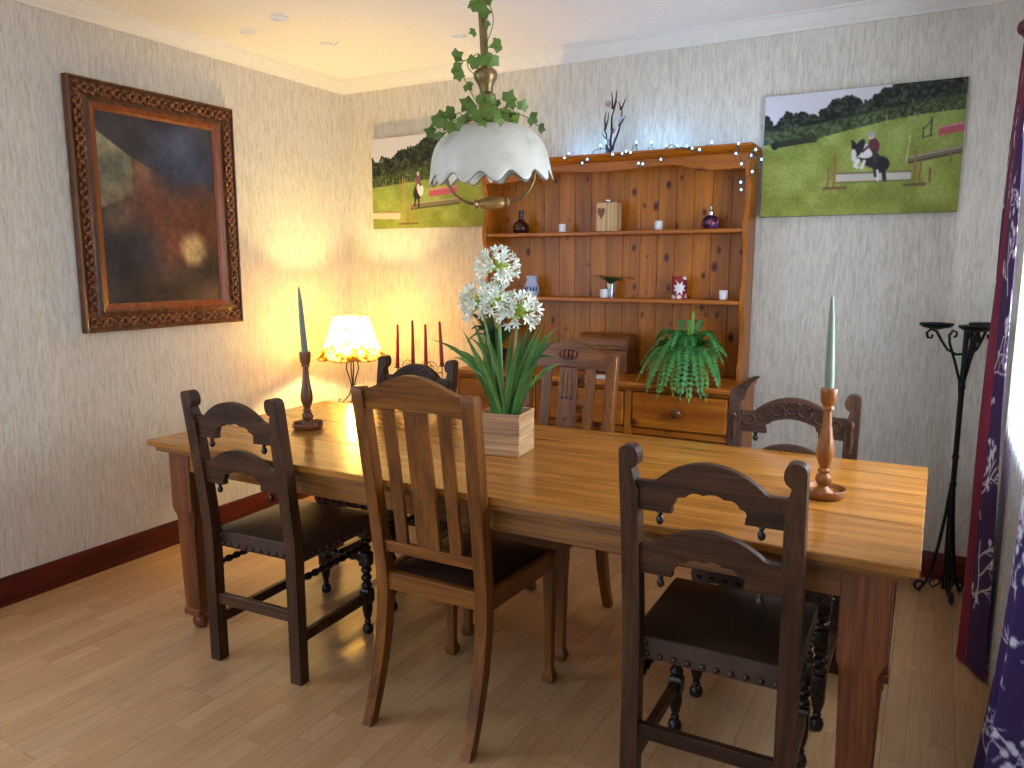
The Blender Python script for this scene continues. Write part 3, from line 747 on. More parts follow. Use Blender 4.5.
for a,ln,hh,dz in ((-170,.15,.24,.12),(-140,.18,.22,.05),(-115,.16,.25,.1),(-90,.18,.24,.04),(-60,.17,.24,.1),(-30,.18,.24,.14),(0,.17,.24,.14),(170,.18,.26,.2),(40,.1,.28,.26),(120,.1,.28,.28),(-100,.08,.28,.26)):
    ca,sa = math.cos(R(a)), math.sin(R(a))
    frs.append(((ln*.5*ca,ln*.5*sa,.08+hh*.8),(ln*ca,max(-.16,ln*.8*sa),.08+dz),M_leafd,.04))
fern('potted_fern','dark green fern on the dresser worktop half hidden behind the white flowers',(1.265,-.26,DZ),frs,.055)

# twig arrangement on top
M_twig = plain('dark_twig', srgb(44,36,36), .6)
tw = thing('twig_arrangement','dark bare twigs with pale blossoms standing on top of the dresser','twigs',(1.835,-.11,DTOP))
lathed('base',[(.03,0),(.032,.006),(.02,.014),(.008,.03),(.007,.04)],M_twig,None,None,None,parent=tw,n=12)
def px(u,v): return ((u-606)*.00494, 0, max(.02,(153-v)*.00468))
for k,tr in enumerate([[(606,153),(604,146),(603,138),(604,130),(602,124)],[(606,153),(609,146),(609,136),(611,127),(610,118),(609,112),(611,104)],
           [(607,153),(612,146),(614,138),(617,128),(619,117),(620,106)],[(611,104),(610,94),(608,85)],[(611,104),(613,92),(614,84)],[(611,103),(615,95)],
           [(620,106),(618,97)],[(620,106),(624,94)],[(602,124),(601,113),(603,105)],[(602,124),(606,115),(607,107)],[(618,122),(622,118),(624,112)],[(606,150),(603,135),(598,127)]]):
    pts = [Vector(px(*p))+Vector((0,.012*math.sin(k*1.7+i),0)) for i,p in enumerate(tr)]
    MB().tube(pts,[.0078-.0044*i/(len(pts)-1)-(.0018 if k>2 else 0) for i in range(len(pts))],5).build('twig', M_twig, tw, 0, 60)
M_bloss = plain('pink_blossom', srgb(196,150,168), .6); M_blossb = plain('pale_blue_blossom', srgb(166,190,220), .6)
for u,v,m in ((605,98,M_bloss),(611,126,M_bloss),(620,116,M_blossb),(606,138,M_blossb)):
    c = Vector(px(u,v)); mb = MB()
    for k in range(5):
        a = 2*PI*k/5; mb.sphere((c.x+.010*math.cos(a),c.y,c.z+.010*math.sin(a)),.008,6,4,.9)
    mb.build('blossom', m, tw, 0, 60)

# fairy lights
M_bulb = emit('cool_led', (.26,.6,1,1), 4.5)
M_cable = plain('clear_blue_cable', srgb(40,62,74), .4)
fy_ = thing('fairy_lights','string of cool white fairy lights draped along the dresser cornice','lights',(1.85,-.2,DTOP))
yaw_ = R(29.03)
bp_ = [Vector(p) for p in [(-0.197,-0.042,-0.01),(-0.21,0.04,0.022),(-0.098,-0.042,-0.042),(-0.071,-0.042,-0.025),(-0.036,0.04,0.049),(0.064,-0.042,-0.01),(0.114,-0.042,-0.01),(0.134,-0.042,-0.001),(0.156,-0.042,-0.008),(0.155,0.04,0.051),(0.198,-0.042,-0.061),(0.22,-0.042,-0.065),(0.233,0.04,0.045),(0.31,-0.042,-0.05),(0.306,0.04,0.024),(0.388,-0.042,0.008),(0.433,-0.042,0.002),(0.459,-0.042,-0.009),(0.494,-0.042,-0.018),(0.529,0.04,0.023),(0.662,-0.042,-0.047),(0.671,-0.042,-0.003),(0.689,-0.042,-0.094),(0.749,-0.042,-0.036),(0.731,-0.042,-0.06),(0.772,-0.02,-0.077),(0.738,-0.042,-0.131),(0.689,-0.042,-0.175),(0.692,-0.042,-0.208)]]   # bulbs along the cornice, relative to the dresser top
bulbm = MB().sphere((0,0,0),.0052,7,5,1.25).mesh('bulb', M_bulb, 0, 60)
sock = MB().lathe([(.003,-.018),(.0034,-.007),(.0026,-.005)],n=6).mesh('socket', M_cable, 0, 60)
for p in bp_:
    b_ = link('bulb', bulbm, fy_, tuple(p)); link('socket', sock, b_)
path = []
for i,p in enumerate(bp_):
    path.append(p - Vector((0,0,.018)))
    if i < len(bp_)-1:
        q = bp_[i+1]; m_ = (p+q)/2 + Vector((0,-.004,-.006+.022*random.random())); path.append(m_)
pp = []
for i in range(len(path)-2):
    a_ = (path[i]+path[i+1])/2; c_ = (path[i+1]+path[i+2])/2
    pp += bez(a_,path[i+1],c_,4)[:-1]
MB().tube(pp,.0018,5).build('cable', M_cable, fy_, 0, 60)
for k,i in enumerate((1,4,9,14,18,21)):
    l = bpy.data.lights.new('fairy_glow','POINT'); l.energy = .5; l.color = (.24,.55,1); l.shadow_soft_size = .008
    lo = bpy.data.objects.new('fairy_glow', l); C.objects.link(lo); lo.location = bp_[i]+Vector((1.85,-.2,DTOP))+Vector((0,.05,.03))

# ------------------------------------------------------------------ corner side table with lamp and candelabra
stz = .618
sd = thing('side_table','small brown wooden side table in the corner beneath the glowing lamp','table',(.70,-.40,0))
MB().box(-.40,.40,-.30,.30,stz-.024,stz).build('top', M_oakx, sd, .004)
for s in (-1,1):
    MB().box(-.36,.36,s*.26-.01,s*.26+.01,stz-.1,stz-.024).build('apron', M_oakx, sd, .002)
    MB().box(s*.36-.01,s*.36+.01,-.25,.25,stz-.1,stz-.024).build('apron', M_oaky, sd, .002)
    for t in (-1,1): MB().rects([(0,s*.36-.014,s*.36+.014,t*.26-.014,t*.26+.014),(stz-.024,s*.36-.022,s*.36+.022,t*.26-.022,t*.26+.022)]).build('leg', M_oakz, sd, .002)
LX,LY = .385,-.435
lp = thing('table_lamp','lit table lamp with flared cream floral shade on wire scroll base','lamp',(LX,LY,stz)); lp.scale = (1.06,1.06,1.03)
def shade_mat():
    m, nt, b = newmat('lamp_shade_fabric'); out = nt.nodes['Material Output']
    tc = N(nt,'ShaderNodeTexCoord'); sp_ = N(nt,'ShaderNodeSeparateXYZ'); nt.links.new(tc.outputs['Object'], sp_.inputs[0])
    no = N(nt,'ShaderNodeTexNoise'); no.inputs['Scale'].default_value = 26; no.inputs['Detail'].default_value = 3; nt.links.new(tc.outputs['Object'], no.inputs['Vector'])
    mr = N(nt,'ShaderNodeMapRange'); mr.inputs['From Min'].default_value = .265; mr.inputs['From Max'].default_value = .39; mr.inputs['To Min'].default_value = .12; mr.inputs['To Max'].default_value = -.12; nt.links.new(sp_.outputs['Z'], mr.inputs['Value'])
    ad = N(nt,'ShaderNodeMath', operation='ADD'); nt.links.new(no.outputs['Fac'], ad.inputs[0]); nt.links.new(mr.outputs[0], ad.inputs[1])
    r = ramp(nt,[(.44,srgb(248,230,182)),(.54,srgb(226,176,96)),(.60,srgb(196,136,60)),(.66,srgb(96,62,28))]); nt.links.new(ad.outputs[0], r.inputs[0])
    tl = N(nt,'ShaderNodeBsdfTranslucent'); df = N(nt,'ShaderNodeBsdfDiffuse'); nt.links.new(r.outputs[0], tl.inputs[0]); nt.links.new(r.outputs[0], df.inputs[0])
    mx = N(nt,'ShaderNodeMixShader'); mx.inputs[0].default_value = .22; nt.links.new(tl.outputs[0], mx.inputs[1]); nt.links.new(df.outputs[0], mx.inputs[2])
    tp = N(nt,'ShaderNodeBsdfTransparent'); nt.links.new(r.outputs[0], tp.inputs[0]); m3 = N(nt,'ShaderNodeMixShader'); m3.inputs[0].default_value = .34; nt.links.new(mx.outputs[0], m3.inputs[1]); nt.links.new(tp.outputs[0], m3.inputs[2]); nt.links.new(m3.outputs[0], out.inputs[0]); return m
sb, stp = .268, .508      # shade bottom / top above base
rings = []
ns = 48
for i in range(9):
    t = i/8; rr = .185 + (.090-.185)*(t**.72)
    rings.append([((rr*(1+.025*abs(math.cos(4*a))*(1-t)))*math.cos(a), (rr*(1+.025*abs(math.cos(4*a))*(1-t)))*math.sin(a), sb+(stp-sb)*t - .010*(1-t)*abs(math.sin(4*a)) - .008*t*abs(math.sin(4*a))) for a in [2*PI*j/ns for j in range(ns)]])
shd = MB().loft(rings,False).build('shade', shade_mat(), lp, 0, 60)
for k,(rr_) in ((0,0),(8,8)):
    MB().tube([Vector(p) for p in rings[k]]+[Vector(rings[k][0])], .0026, 5).build('shade_trim', M_wire, shd, 0, 60)
for k in range(8):
    a = 2*PI*(k+.5)/8*1.0; MB().tube([Vector(rings[i][int(round(a/(2*PI)*ns))%ns])*1.0 for i in range(9)], .0014, 4).build('shade_rib', M_wire, shd, 0, 60)
for k in range(4):
    a = PI/2*k+.5; ca,sa = math.cos(a),math.sin(a)
    prf = [(.012,.29),(.03,.24),(.034,.20),(.015,.14),(.008,.10),(.02,.05),(.045,.02),(.06,.008),(.074,.006),(.082,.014),(.078,.024),(.07,.022)]
    MB().tube([(r_*ca,r_*sa,z) for r_,z in prf], .0035, 6).build('scroll_leg', M_wire, lp, 0, 60)
lathed('socket',[(.012,.275),(.016,.282),(.016,.315),(.01,.32)],M_brass,None,None,None,parent=lp)
lathed('bulb',[(.01,.32),(.014,.328),(.024,.35),(.028,.37),(.024,.39),(.012,.403),(.002,.406)],emit('warm_bulb',(1,.72,.36,1),12),None,None,None,parent=lp)
pl = bpy.data.lights.new('lamp_light','POINT'); pl.energy = 112; pl.color = (1,.70,.24); pl.shadow_soft_size = .035
plo = bpy.data.objects.new('lamp_light', pl); C.objects.link(plo); plo.location = (LX,LY,stz+.405)

cd = thing('candle_holder','bronze wire scroll candle holder for four tapers on the corner side table','candle holder',(.815,-.33,stz))
ccs = [(-.18,.225),(-.068,.252),(.022,.232),(.132,.252)]
MB().tube([(-.18,0,.19),(-.1,0,.18),(0,0,.185),(.132,0,.21)],.0032,6).build('cross_bar', M_wire, cd, 0, 60)
for s in (-1,1):
    for t in (-1,1): MB().tube([(s*.02,0,.165),(s*.07,t*.01,.09),(s*.1,t*.045,.012),(s*.115,t*.06,.004),(s*.125,t*.066,.014)],.0035,6).build('foot', M_wire, cd, 0, 60)
for cx,sg in ((-.108,1),(.065,-1),(.02,1)):
    c = spiral(cx,.228,.044,.010,0 if sg>0 else PI,1.6*sg,22); MB().tube([(a,0,b) for a,b in c],.0022,5).build('wire_scroll', M_wire, cd, 0, 60)
for i,(cx,cz) in enumerate(ccs):
    MB().tube([(cx,0,.165+.01*i/2),(cx,0,cz)],.003,6).build('stalk', M_wire, cd, 0, 60)
    MB().lathe([(.004,cz-.012),(.02,cz-.008),(.021,cz-.005),(.011,cz-.004),(.012,cz+.014),(.010,cz+.014)],(cx,0,0),12).build('cup', M_wire, cd, 0, 50)
    tpr = MB().lathe([(.0115,0),(.0115,.02),(.0095,.15),(.007,.24),(.002,.25)],n=10)
    o = tpr.build('taper_candle', M_redcandle, None, 0, 60, loc=(.815+cx,-.33,stz+cz-.003), rot=(0,R((1.5,0,0,-3)[i]),0))
    tag(o, ('red taper candle in wire holder, leftmost and nearest the lamp','red taper candle in wire holder, second from the lamp','red taper candle in wire holder, third from the lamp','red taper candle in wire holder, rightmost, leaning beside the leaves')[i],'candle','red taper candles')

# ------------------------------------------------------------------ candlesticks with sage tapers
def candlestick(loc, mat, lab, lab2, tilt):
    t = thing('candlestick',lab,'candlestick',loc,group='turned wooden candlesticks on the dining table'); t.scale = (.95,.95,1.05)
    lathed('dish',[(.01,0),(.054,0),(.062,.006),(.066,.022),(.064,.025),(.060,.022),(.054,.013),(.03,.012),(.01,.012)],mat,None,None,None,parent=t,n=28)
    lathed('stem',[(.03,.012),(.027,.018),(.016,.026),(.014,.03),(.021,.038),(.024,.048),(.020,.060),(.013,.066),(.019,.070),(.019,.075),(.012,.080),(.019,.094),(.0255,.112),(.026,.128),(.020,.16),(.014,.20),(.0115,.232),(.012,.238),(.018,.242),(.017,.247),(.015,.252)],mat,None,None,None,parent=t,n=20)
    lathed('cup',[(.015,.25),(.022,.262),(.0235,.285),(.0245,.292),(.0225,.298),(.014,.298),(.0125,.29)],mat,None,None,None,parent=t,n=20)
    o = MB().lathe([(.0125,0),(.0128,.03),(.011,.11),(.008,.19),(.0045,.24),(.0015,.25)],n=14).build('taper_candle', M_greencandle, None, 0, 60, loc=(loc[0],loc[1],loc[2]+.306), rot=tilt); o.scale.z = 1.06
    tag(o,lab2,'candle','sage green taper candles')
candlestick((1.172,-1.625,TZ), M_turnd, 'brown turned wooden candlestick with dish base at lamp end of the table','sage green taper candle at lamp end of the table, tilting slightly', (R(-2),R(-6),0))
candlestick((3.119,-1.60,TZ), M_turn, 'orange-brown turned wooden candlestick with dish base at window end of the table','sage green taper candle standing upright at window end of the table', (0,R(-1.6),0))

# ------------------------------------------------------------------ flower planter on the table
fp = thing('flower_planter','square pale wood planter of artificial white flowers on the dining table','planter',(2.063,-1.57,TZ),R(8))
q = .0775; hb_ = .148
for s in (-1,1):
    for k in range(2):
        z0 = .001+k*hb_/2; z1 = z0+hb_/2-.001
        MB().box(-q,q,s*q-.006 if s>0 else -q,q if s>0 else -q+.006,z0,z1).build('board', M_planterd if (k and s<0) else M_planter, fp, .0012)
        MB().box(q-.006 if s>0 else -q,q if s>0 else -q+.006,-q+.0065,q-.0065,z0,z1).build('board', M_plantery, fp, .0012)
MB().box(-q+.006,q-.006,-q+.006,q-.006,.004,.132).build('gravel', M_soil, fp, 0)
def blade(p0,p1,p2,wd,mat,face):
    n = 12; pts = bez(p0,p1,p2,n); mb = MB(); face = Vector(face)
    for i,p in enumerate(pts):
        t = (pts[min(i+1,n)]-pts[max(i-1,0)]).normalized(); sd_ = t.cross(face)
        if sd_.length < .1: sd_ = Vector((1,0,0))
        sd_.normalize(); nn = sd_.cross(t); wv = wd*(.55+.45*math.sin(PI*min(1,i/n*1.1)))*(1 if i < n-3 else (n-i)/3.2+.04)
        mb.v += [tuple(p-sd_*wv+nn*wv*.3),tuple(p),tuple(p+sd_*wv+nn*wv*.3)]
    for i in range(n):
        for k in (0,1): mb.f.append((3*i+k,3*i+k+1,3*i+k+4,3*i+k+3))
    return mb.build('leaf', mat, fp, 0, 60)
vd = Vector((math.cos(R(21)),math.sin(R(21)),0)); fd = Vector((math.sin(R(21)),-math.cos(R(21)),0))   # leaves fan out mainly across the planter
def lv(bx,by,mx_,mz,ex,ez,wd,dep=0,mat=None):
    wd *= .78
    blade(vd*bx+fd*by+Vector((0,0,.128)), vd*mx_+fd*(by+dep*.5)+Vector((0,0,mz)), vd*ex+fd*(by+dep)+Vector((0,0,ez)), wd, mat or M_leaf, (fd*.8+Vector((0,0,.25))))
for a in ((-.045,.03,-.08,.36,-.26,.405,.011,.02),(-.04,.02,-.06,.36,-.20,.37,.012,.03),(-.03,.035,-.07,.30,-.15,.44,.011,.02),(-.02,.03,-.05,.30,-.12,.30,.010,.05),
          (.02,.03,.06,.30,.13,.46,.012,.02),(.03,.03,.08,.28,.14,.43,.013,.0),(.03,.02,.06,.36,.19,.45,.011,.0),(.04,.0,.09,.30,.12,.40,.011,-.02),(.035,-.02,.1,.3,.21,.31,.009,-.03),
          (.0,.03,-.02,.3,-.06,.40,.011,.04),(.0,.03,.02,.32,.05,.42,.011,.03),(-.02,.0,-.02,.3,-.03,.44,.010,.0),(.015,.01,.03,.34,.08,.45,.010,.02),(-.035,.0,-.10,.34,-.19,.33,.010,-.04),
          (-.03,-.02,-.06,.35,-.12,.46,.012,-.02),(.01,-.02,0,.3,.02,.42,.011,-.04),(-.01,.04,-.05,.27,-.10,.37,.009,.05),(.025,.04,.05,.26,.09,.36,.009,.05)):
    lv(*a)
for i_ in range(16):
    r0 = random.Random(i_+40); sx_ = -1 if i_%2 else 1; e_ = r0.uniform(.03,.2)
    lv(sx_*r0.uniform(0,.045),r0.uniform(-.03,.04),sx_*e_*.35,r0.uniform(.30,.42),sx_*e_,r0.uniform(.36,.47) if e_<.13 else r0.uniform(.30,.42),r0.uniform(.006,.010),r0.uniform(-.04,.06),M_leaf if i_%3 else M_leafd)
for a in ((-.03,.0,-.05,.22,-.10,.34,.008,.02),(-.01,.02,.0,.24,.03,.34,.008,.02),(.02,.0,.05,.24,.10,.33,.008,-.01)): lv(*a, mat=M_stem)
def floret():
    mb = MB(); mb.tube([(0,0,0),(0,0,.035)],[.0016,.0030],5)
    for k in range(6):
        a = 2*PI*k/6; ca,sa = math.cos(a),math.sin(a); tx,ty = -sa,ca
        b = len(mb.v)
        for r_,z,wd in ((.003,.032,.0022),(.010,.046,.0055),(.021,.058,.0050),(.031,.060,.0006)):
            mb.v += [(r_*ca-tx*wd,r_*sa-ty*wd,z),(r_*ca+tx*wd,r_*sa+ty*wd,z+.0005)]
        for i in range(3): mb.f.append((b+2*i,b+2*i+1,b+2*i+3,b+2*i+2))
    return mb
flt = floret()
def head(cx,cz,dep,rad,up,n,seed):
    rnd = random.Random(seed); c = vd*cx+fd*dep+Vector((0,0,cz)); up = Vector(up).normalized()
    pts = bez(Vector((cx*.3,-.0,.128)), c*.5+Vector((0,0,.05)), c-up*.005, 10)
    MB().tube(pts,.0042,7).build('stem', M_stem, fp, 0, 60)
    core = MB(); fl_ = MB(); sc_ = rad/.086
    for i in range(n):
        z = 1-1.55*(i+.5)/n; ph = i*2.39996+rnd.random()*.3
        d = Vector((math.sqrt(max(0,1-z*z))*math.cos(ph), math.sqrt(max(0,1-z*z))*math.sin(ph), z))
        d = (Vector((0,0,1)).rotation_difference(up) @ d + Vector((rnd.uniform(-.12,.12),)*3)).normalized()
        st_ = rad*(.40+.14*rnd.random())
        core.tube([c, c+d*st_*.5, c+d*st_*1.25],[.0022,.0026,.0042],5)
        fl_.add(flt, Matrix.Translation(c+d*st_) @ Vector((0,0,1)).rotation_difference(d).to_matrix().to_4x4() @ Matrix.Rotation(rnd.random()*2,4,'Z') @ Matrix.Scale(sc_*rnd.uniform(.82,1.05),4))
    h = fl_.build('flower_head', M_petal, fp, 0, 0); core.build('flower_stalks', M_petalg, h, 0, 60)
head(-.030,.642,.0,.071,(0,0,1),28,1)
head(-.085,.525,.02,.070,(-.4,-.1,1),28,2)
head(-.028,.532,.05,.060,(.1,-.3,1),20,5)
head(.042,.492,.03,.071,(.15,-.15,1),30,3)

# ------------------------------------------------------------------ pendant lamp with ivy
PX,PY = 1.965,-1.585
pd = thing('pendant_lamp','frosted glass pendant lamp with scalloped rim and aged brass stem over the table','lamp',(PX,PY,ZC)); HANG = Matrix.Rotation(R(2.8),3,Vector((math.sin(R(29.03)),-math.cos(R(29.03)),0))).to_euler(); pd.rotation_euler = HANG
def frosted():
    m, nt, b = newmat('frosted_glass'); out = nt.nodes['Material Output']
    tc = N(nt,'ShaderNodeTexCoord'); no = N(nt,'ShaderNodeTexNoise'); no.inputs['Scale'].default_value = 7; no.inputs['Detail'].default_value = 4; nt.links.new(tc.outputs['Object'], no.inputs['Vector'])
    r = ramp(nt,[(.33,srgb(204,202,184)),(.45,srgb(230,228,216)),(.75,srgb(240,238,228))]); nt.links.new(no.outputs['Fac'], r.inputs[0]); nt.links.new(r.outputs[0], b.inputs['Base Color'])
    b.inputs['Roughness'].default_value = .28; b.inputs['Subsurface Weight'].default_value = 0
    tl = N(nt,'ShaderNodeBsdfTranslucent'); nt.links.new(r.outputs[0], tl.inputs[0])
    mx = N(nt,'ShaderNodeMixShader'); mx.inputs[0].default_value = .38; nt.links.new(b.outputs[0], mx.inputs[1]); nt.links.new(tl.outputs[0], mx.inputs[2]); nt.links.new(mx.outputs[0], out.inputs[0]); return m
zo = lambda z: z-ZC
TILT = Matrix.Translation((0,0,zo(1.88))) @ Matrix.Rotation(R(4.5),4,Vector((math.cos(yaw_),math.sin(yaw_),0))) @ Matrix.Translation((0,0,-zo(1.88)))
rings = []; ns = 130
for r_,z,wv in ((.080,1.890,0),(.110,1.882,0),(.142,1.866,0),(.166,1.844,0),(.183,1.818,0),(.193,1.790,0),(.198,1.764,.1),(.200,1.744,.5),(.202,1.727,1),(.205,1.717,1.15)):
    rings.append([((r_+.006*wv*math.cos(13*a))*math.cos(a),(r_+.006*wv*math.cos(13*a))*math.sin(a),zo(z+.015*wv*math.cos(13*a+PI))) for a in [2*PI*j/ns for j in range(ns)]])
rings = [[tuple(TILT @ Vector(p)) for p in r_] for r_ in rings]
gs = MB().loft(rings,False).build('glass_shade', frosted(), pd, 0, 60)
sm = gs.modifiers.new('thick','SOLIDIFY'); sm.thickness = .004
MB().tube([Vector(p) for p in rings[-1]]+[Vector(rings[-1][0])],.0028,5).build('rim_line', plain('grey_rim', srgb(110,104,92), .4), gs, 0, 60)
lathed('gallery',[(.06,zo(1.884)),(.082,zo(1.882)),(.084,zo(1.892)),(.076,zo(1.900)),(.045,zo(1.908)),(.034,zo(1.93)),(.028,zo(1.95))],M_brass,None,None,None,parent=pd,n=24)
lathed('turned_body',[(.028,zo(1.948)),(.026,zo(1.965)),(.024,zo(1.972)),(.031,zo(1.978)),(.032,zo(1.986)),(.022,zo(1.994)),(.023,zo(2.01)),(.03,zo(2.026)),(.038,zo(2.038)),(.041,zo(2.05)),(.038,zo(2.062)),(.028,zo(2.07)),(.016,zo(2.078)),(.0135,zo(2.085))],M_brass,None,None,None,parent=pd,n=24)
lathed('rod',[(.0135,zo(2.08)),(.0135,zo(2.51))],M_brass,None,None,None,parent=pd,n=14)
lathed('ceiling_canopy',[(.014,zo(2.49)),(.05,zo(2.505)),(.06,zo(2.53)),(.06,0)],M_brass,None,None,None,parent=pd,n=24)
cr = Vector((math.cos(yaw_),math.sin(yaw_),0)); hr = .150
for s in (-1,1):
    pr_ = [(.034,1.632),(.07,1.634),(.10,1.646),(.128,1.668),(.146,1.70),(.152,1.735),(.136,1.79),(.10,1.86),(.05,1.89)]
    MB().tube([cr*(s*r_)+Vector((0,0,zo(z))) for r_,z in pr_],.0052,8).build('pull_arm', M_brass, pd, 0, 60)
hd = MB().lathe([(.006,-.062),(.014,-.060),(.017,-.054),(.014,-.048),(.010,-.045),(.016,-.04),(.021,-.02),(.022,0),(.021,.02),(.016,.04),(.010,.044),(.015,.048),(.016,.055),(.008,.06),(.004,.062)],n=14)
MB().add(hd, Matrix.Translation((0,0,zo(1.632))) @ Matrix.Rotation(yaw_,4,'Z') @ Matrix.Rotation(R(90),4,'Y')).build('pull_handle', plain('handle_brass_wood', srgb(150,112,62), .35, .3), pd, 0, 50)
lathed('bulb',[(.011,zo(1.80)),(.011,zo(1.785)),(.016,zo(1.765)),(.018,zo(1.745)),(.015,zo(1.725)),(.007,zo(1.705)),(.002,zo(1.70))],plain('opal_bulb', srgb(232,232,226), .25, var=.02),None,None,None,parent=pd)
lathed('lamp_holder',[(.016,zo(1.885)),(.018,zo(1.80)),(.013,zo(1.798))],M_brass,None,None,None,parent=pd)

iv = thing('ivy_garland','trailing artificial green ivy wound round the pendant lamp stem','ivy',(PX,PY,ZC)); iv.rotation_euler = HANG
lo = [(0,-.10),(.12,.02),(.34,-.30),(.55,-.18),(.98,-.42),(.60,-.62),(.62,-.9),(.28,-.72),(0,-.92),(-.28,-.72),(-.62,-.9),(-.60,-.62),(-.98,-.42),(-.55,-.18),(-.34,-.30),(-.12,.02)]
lo = [(0,1.0),(.16,.78),(.30,.55),(.48,.42),(.86,.30),(.78,.05),(.66,-.18),(.62,-.42),(.36,-.50),(.14,-.46),(0,-.38),(-.14,-.46),(-.36,-.50),(-.62,-.42),(-.66,-.18),(-.78,.05),(-.86,.30),(-.48,.42),(-.30,.55),(-.16,.78)]
lm = MB()
lm.v = [(0,0,.0)]+[(a*.5,b*.5,-.12*(a*a)) for a,b in lo]; lm.f = [(0,i+1,(i+1)%len(lo)+1) for i in range(len(lo))]
leafm = lm.mesh('leaf', M_ivy, 0, 0)
fwd = Vector((math.sin(yaw_),-math.cos(yaw_),0))
def ivyleaf(h, z, depth, s, rot, tiltx=0, tiltz=0):
    o = link('leaf', leafm, iv); p = cr*h + fwd*depth + Vector((0,0,zo(z)))
    base = Matrix((cr, Vector((0,0,1)), fwd)).transposed().to_4x4()     # leaf faces roughly outwards
    o.matrix_local = Matrix.Translation(p) @ base @ Matrix.Rotation(R(rot),4,'Z') @ Matrix.Rotation(R(tiltx),4,'X') @ Matrix.Rotation(R(tiltz),4,'Y') @ Matrix.Scale(s*1.15,4)
k_ = .00405
def L2(u,v): return (u-484)*.0035, 1.988+(95-v)*(.0031 if v < 95 else .0033)
for u,v,dp,s,ro,tx,tz in ((477,6,.02,.052,170,10,20),(484,10,.03,.05,120,-10,10),(486,16,.03,.05,200,20,0),(487,27,.02,.036,190,0,40),(475,34,.02,.034,110,30,0),(481,4,-.02,.05,20,0,0),(491,1,.0,.04,60,0,0),
        (497,49,.03,.050,100,10,-10),(458,58,.03,.048,-70,20,20),(457,71,.03,.052,-120,0,20),(459,78,.035,.042,190,0,0),(467,89,.03,.042,220,20,0),(473,66,.035,.052,-60,0,20),(491,63,.03,.064,160,0,-20),(480,66,.04,.05,10,0,0),
        (466,108,.05,.058,60,10,10),(480,106,.06,.05,-20,0,0),(488,108,.06,.05,30,20,0),(494,106,.02,.04,110,0,40),(505,105,.06,.056,-30,10,0),(507,110,.06,.045,120,0,0),(518,113,.05,.050,-20,0,30),
        (450,116,.05,.056,100,10,0),(441,121,.05,.066,80,10,10),(436,123,.05,.050,130,0,20),(430,133,.05,.050,70,0,20),(436,137,.05,.04,190,0,20),(452,134,.16,.062,160,30,10),(446,131,.15,.05,90,30,20),(459,132,.17,.05,250,40,0),
        (474,119,.09,.056,160,20,0),(482,118,.09,.058,200,20,0),(491,119,.09,.056,150,20,0),(500,120,.08,.05,210,20,0),(480,134,.2,.042,140,40,0),(496,132,.2,.050,110,40,0),(470,114,.07,.05,60,0,0),(525,131,.16,.05,230,30,20),(533,140,.15,.036,240,30,30)):
    h,z = L2(u,v-2); ivyleaf(h,z,dp,s,ro,tx,tz)
ri = random.Random(3)
for k in range(26):
    a_ = ri.uniform(0,2*PI); rr_ = ri.uniform(.05,.10); ivyleaf(rr_*math.cos(a_)*1.1, ri.uniform(1.885,1.925), rr_*math.sin(a_), ri.uniform(.036,.055), ri.uniform(0,360), ri.uniform(10,60), ri.uniform(-40,40))
def vine(pts):
    q = [cr*L2(u,v)[0]+fwd*d+Vector((0,0,zo(L2(u,v)[1]))) for u,v,d in pts]
    sm_ = []
    for i in range(len(q)-1): sm_ += [q[i]+(q[i+1]-q[i])*t for t in (0,.5)]
    sm_.append(q[-1])
    for _ in range(2): sm_ = [sm_[0]]+[(sm_[i-1]+sm_[i]*2+sm_[i+1])/4 for i in range(1,len(sm_)-1)]+[sm_[-1]]
    MB().tube(sm_,.0017,5).build('vine', M_vine, iv, 0, 60)
vine([(484,-5,.02),(491,4,.02),(495,16,.02),(494,28,.02),(488,40,.02),(484,52,.02),(486,63,.03)])
vine([(477,54,.02),(470,60,.03),(464,62,.03),(458,60,.03)]); vine([(464,62,.03),(461,67,.03),(458,72,.03)]); vine([(468,60,.03),(467,70,.035),(473,75,.045),(478,83,.045),(481,94,.05),(479,104,.06)])
vine([(487,48,.02),(492,49,.03),(497,50,.03)]); vine([(472,116,.08),(462,121,.1),(452,127,.14),(446,132,.15)]); vine([(470,113,.08),(460,114,.07),(450,117,.05),(440,122,.05),(430,132,.05)]); vine([(500,118,.08),(512,120,.1),(522,127,.15),(532,138,.16)]); vine([(488,118,.09),(500,112,.07),(510,110,.06),(518,113,.05)])
vine([(463,76,.03),(467,88,.03),(472,100,.05),(478,112,.08)])

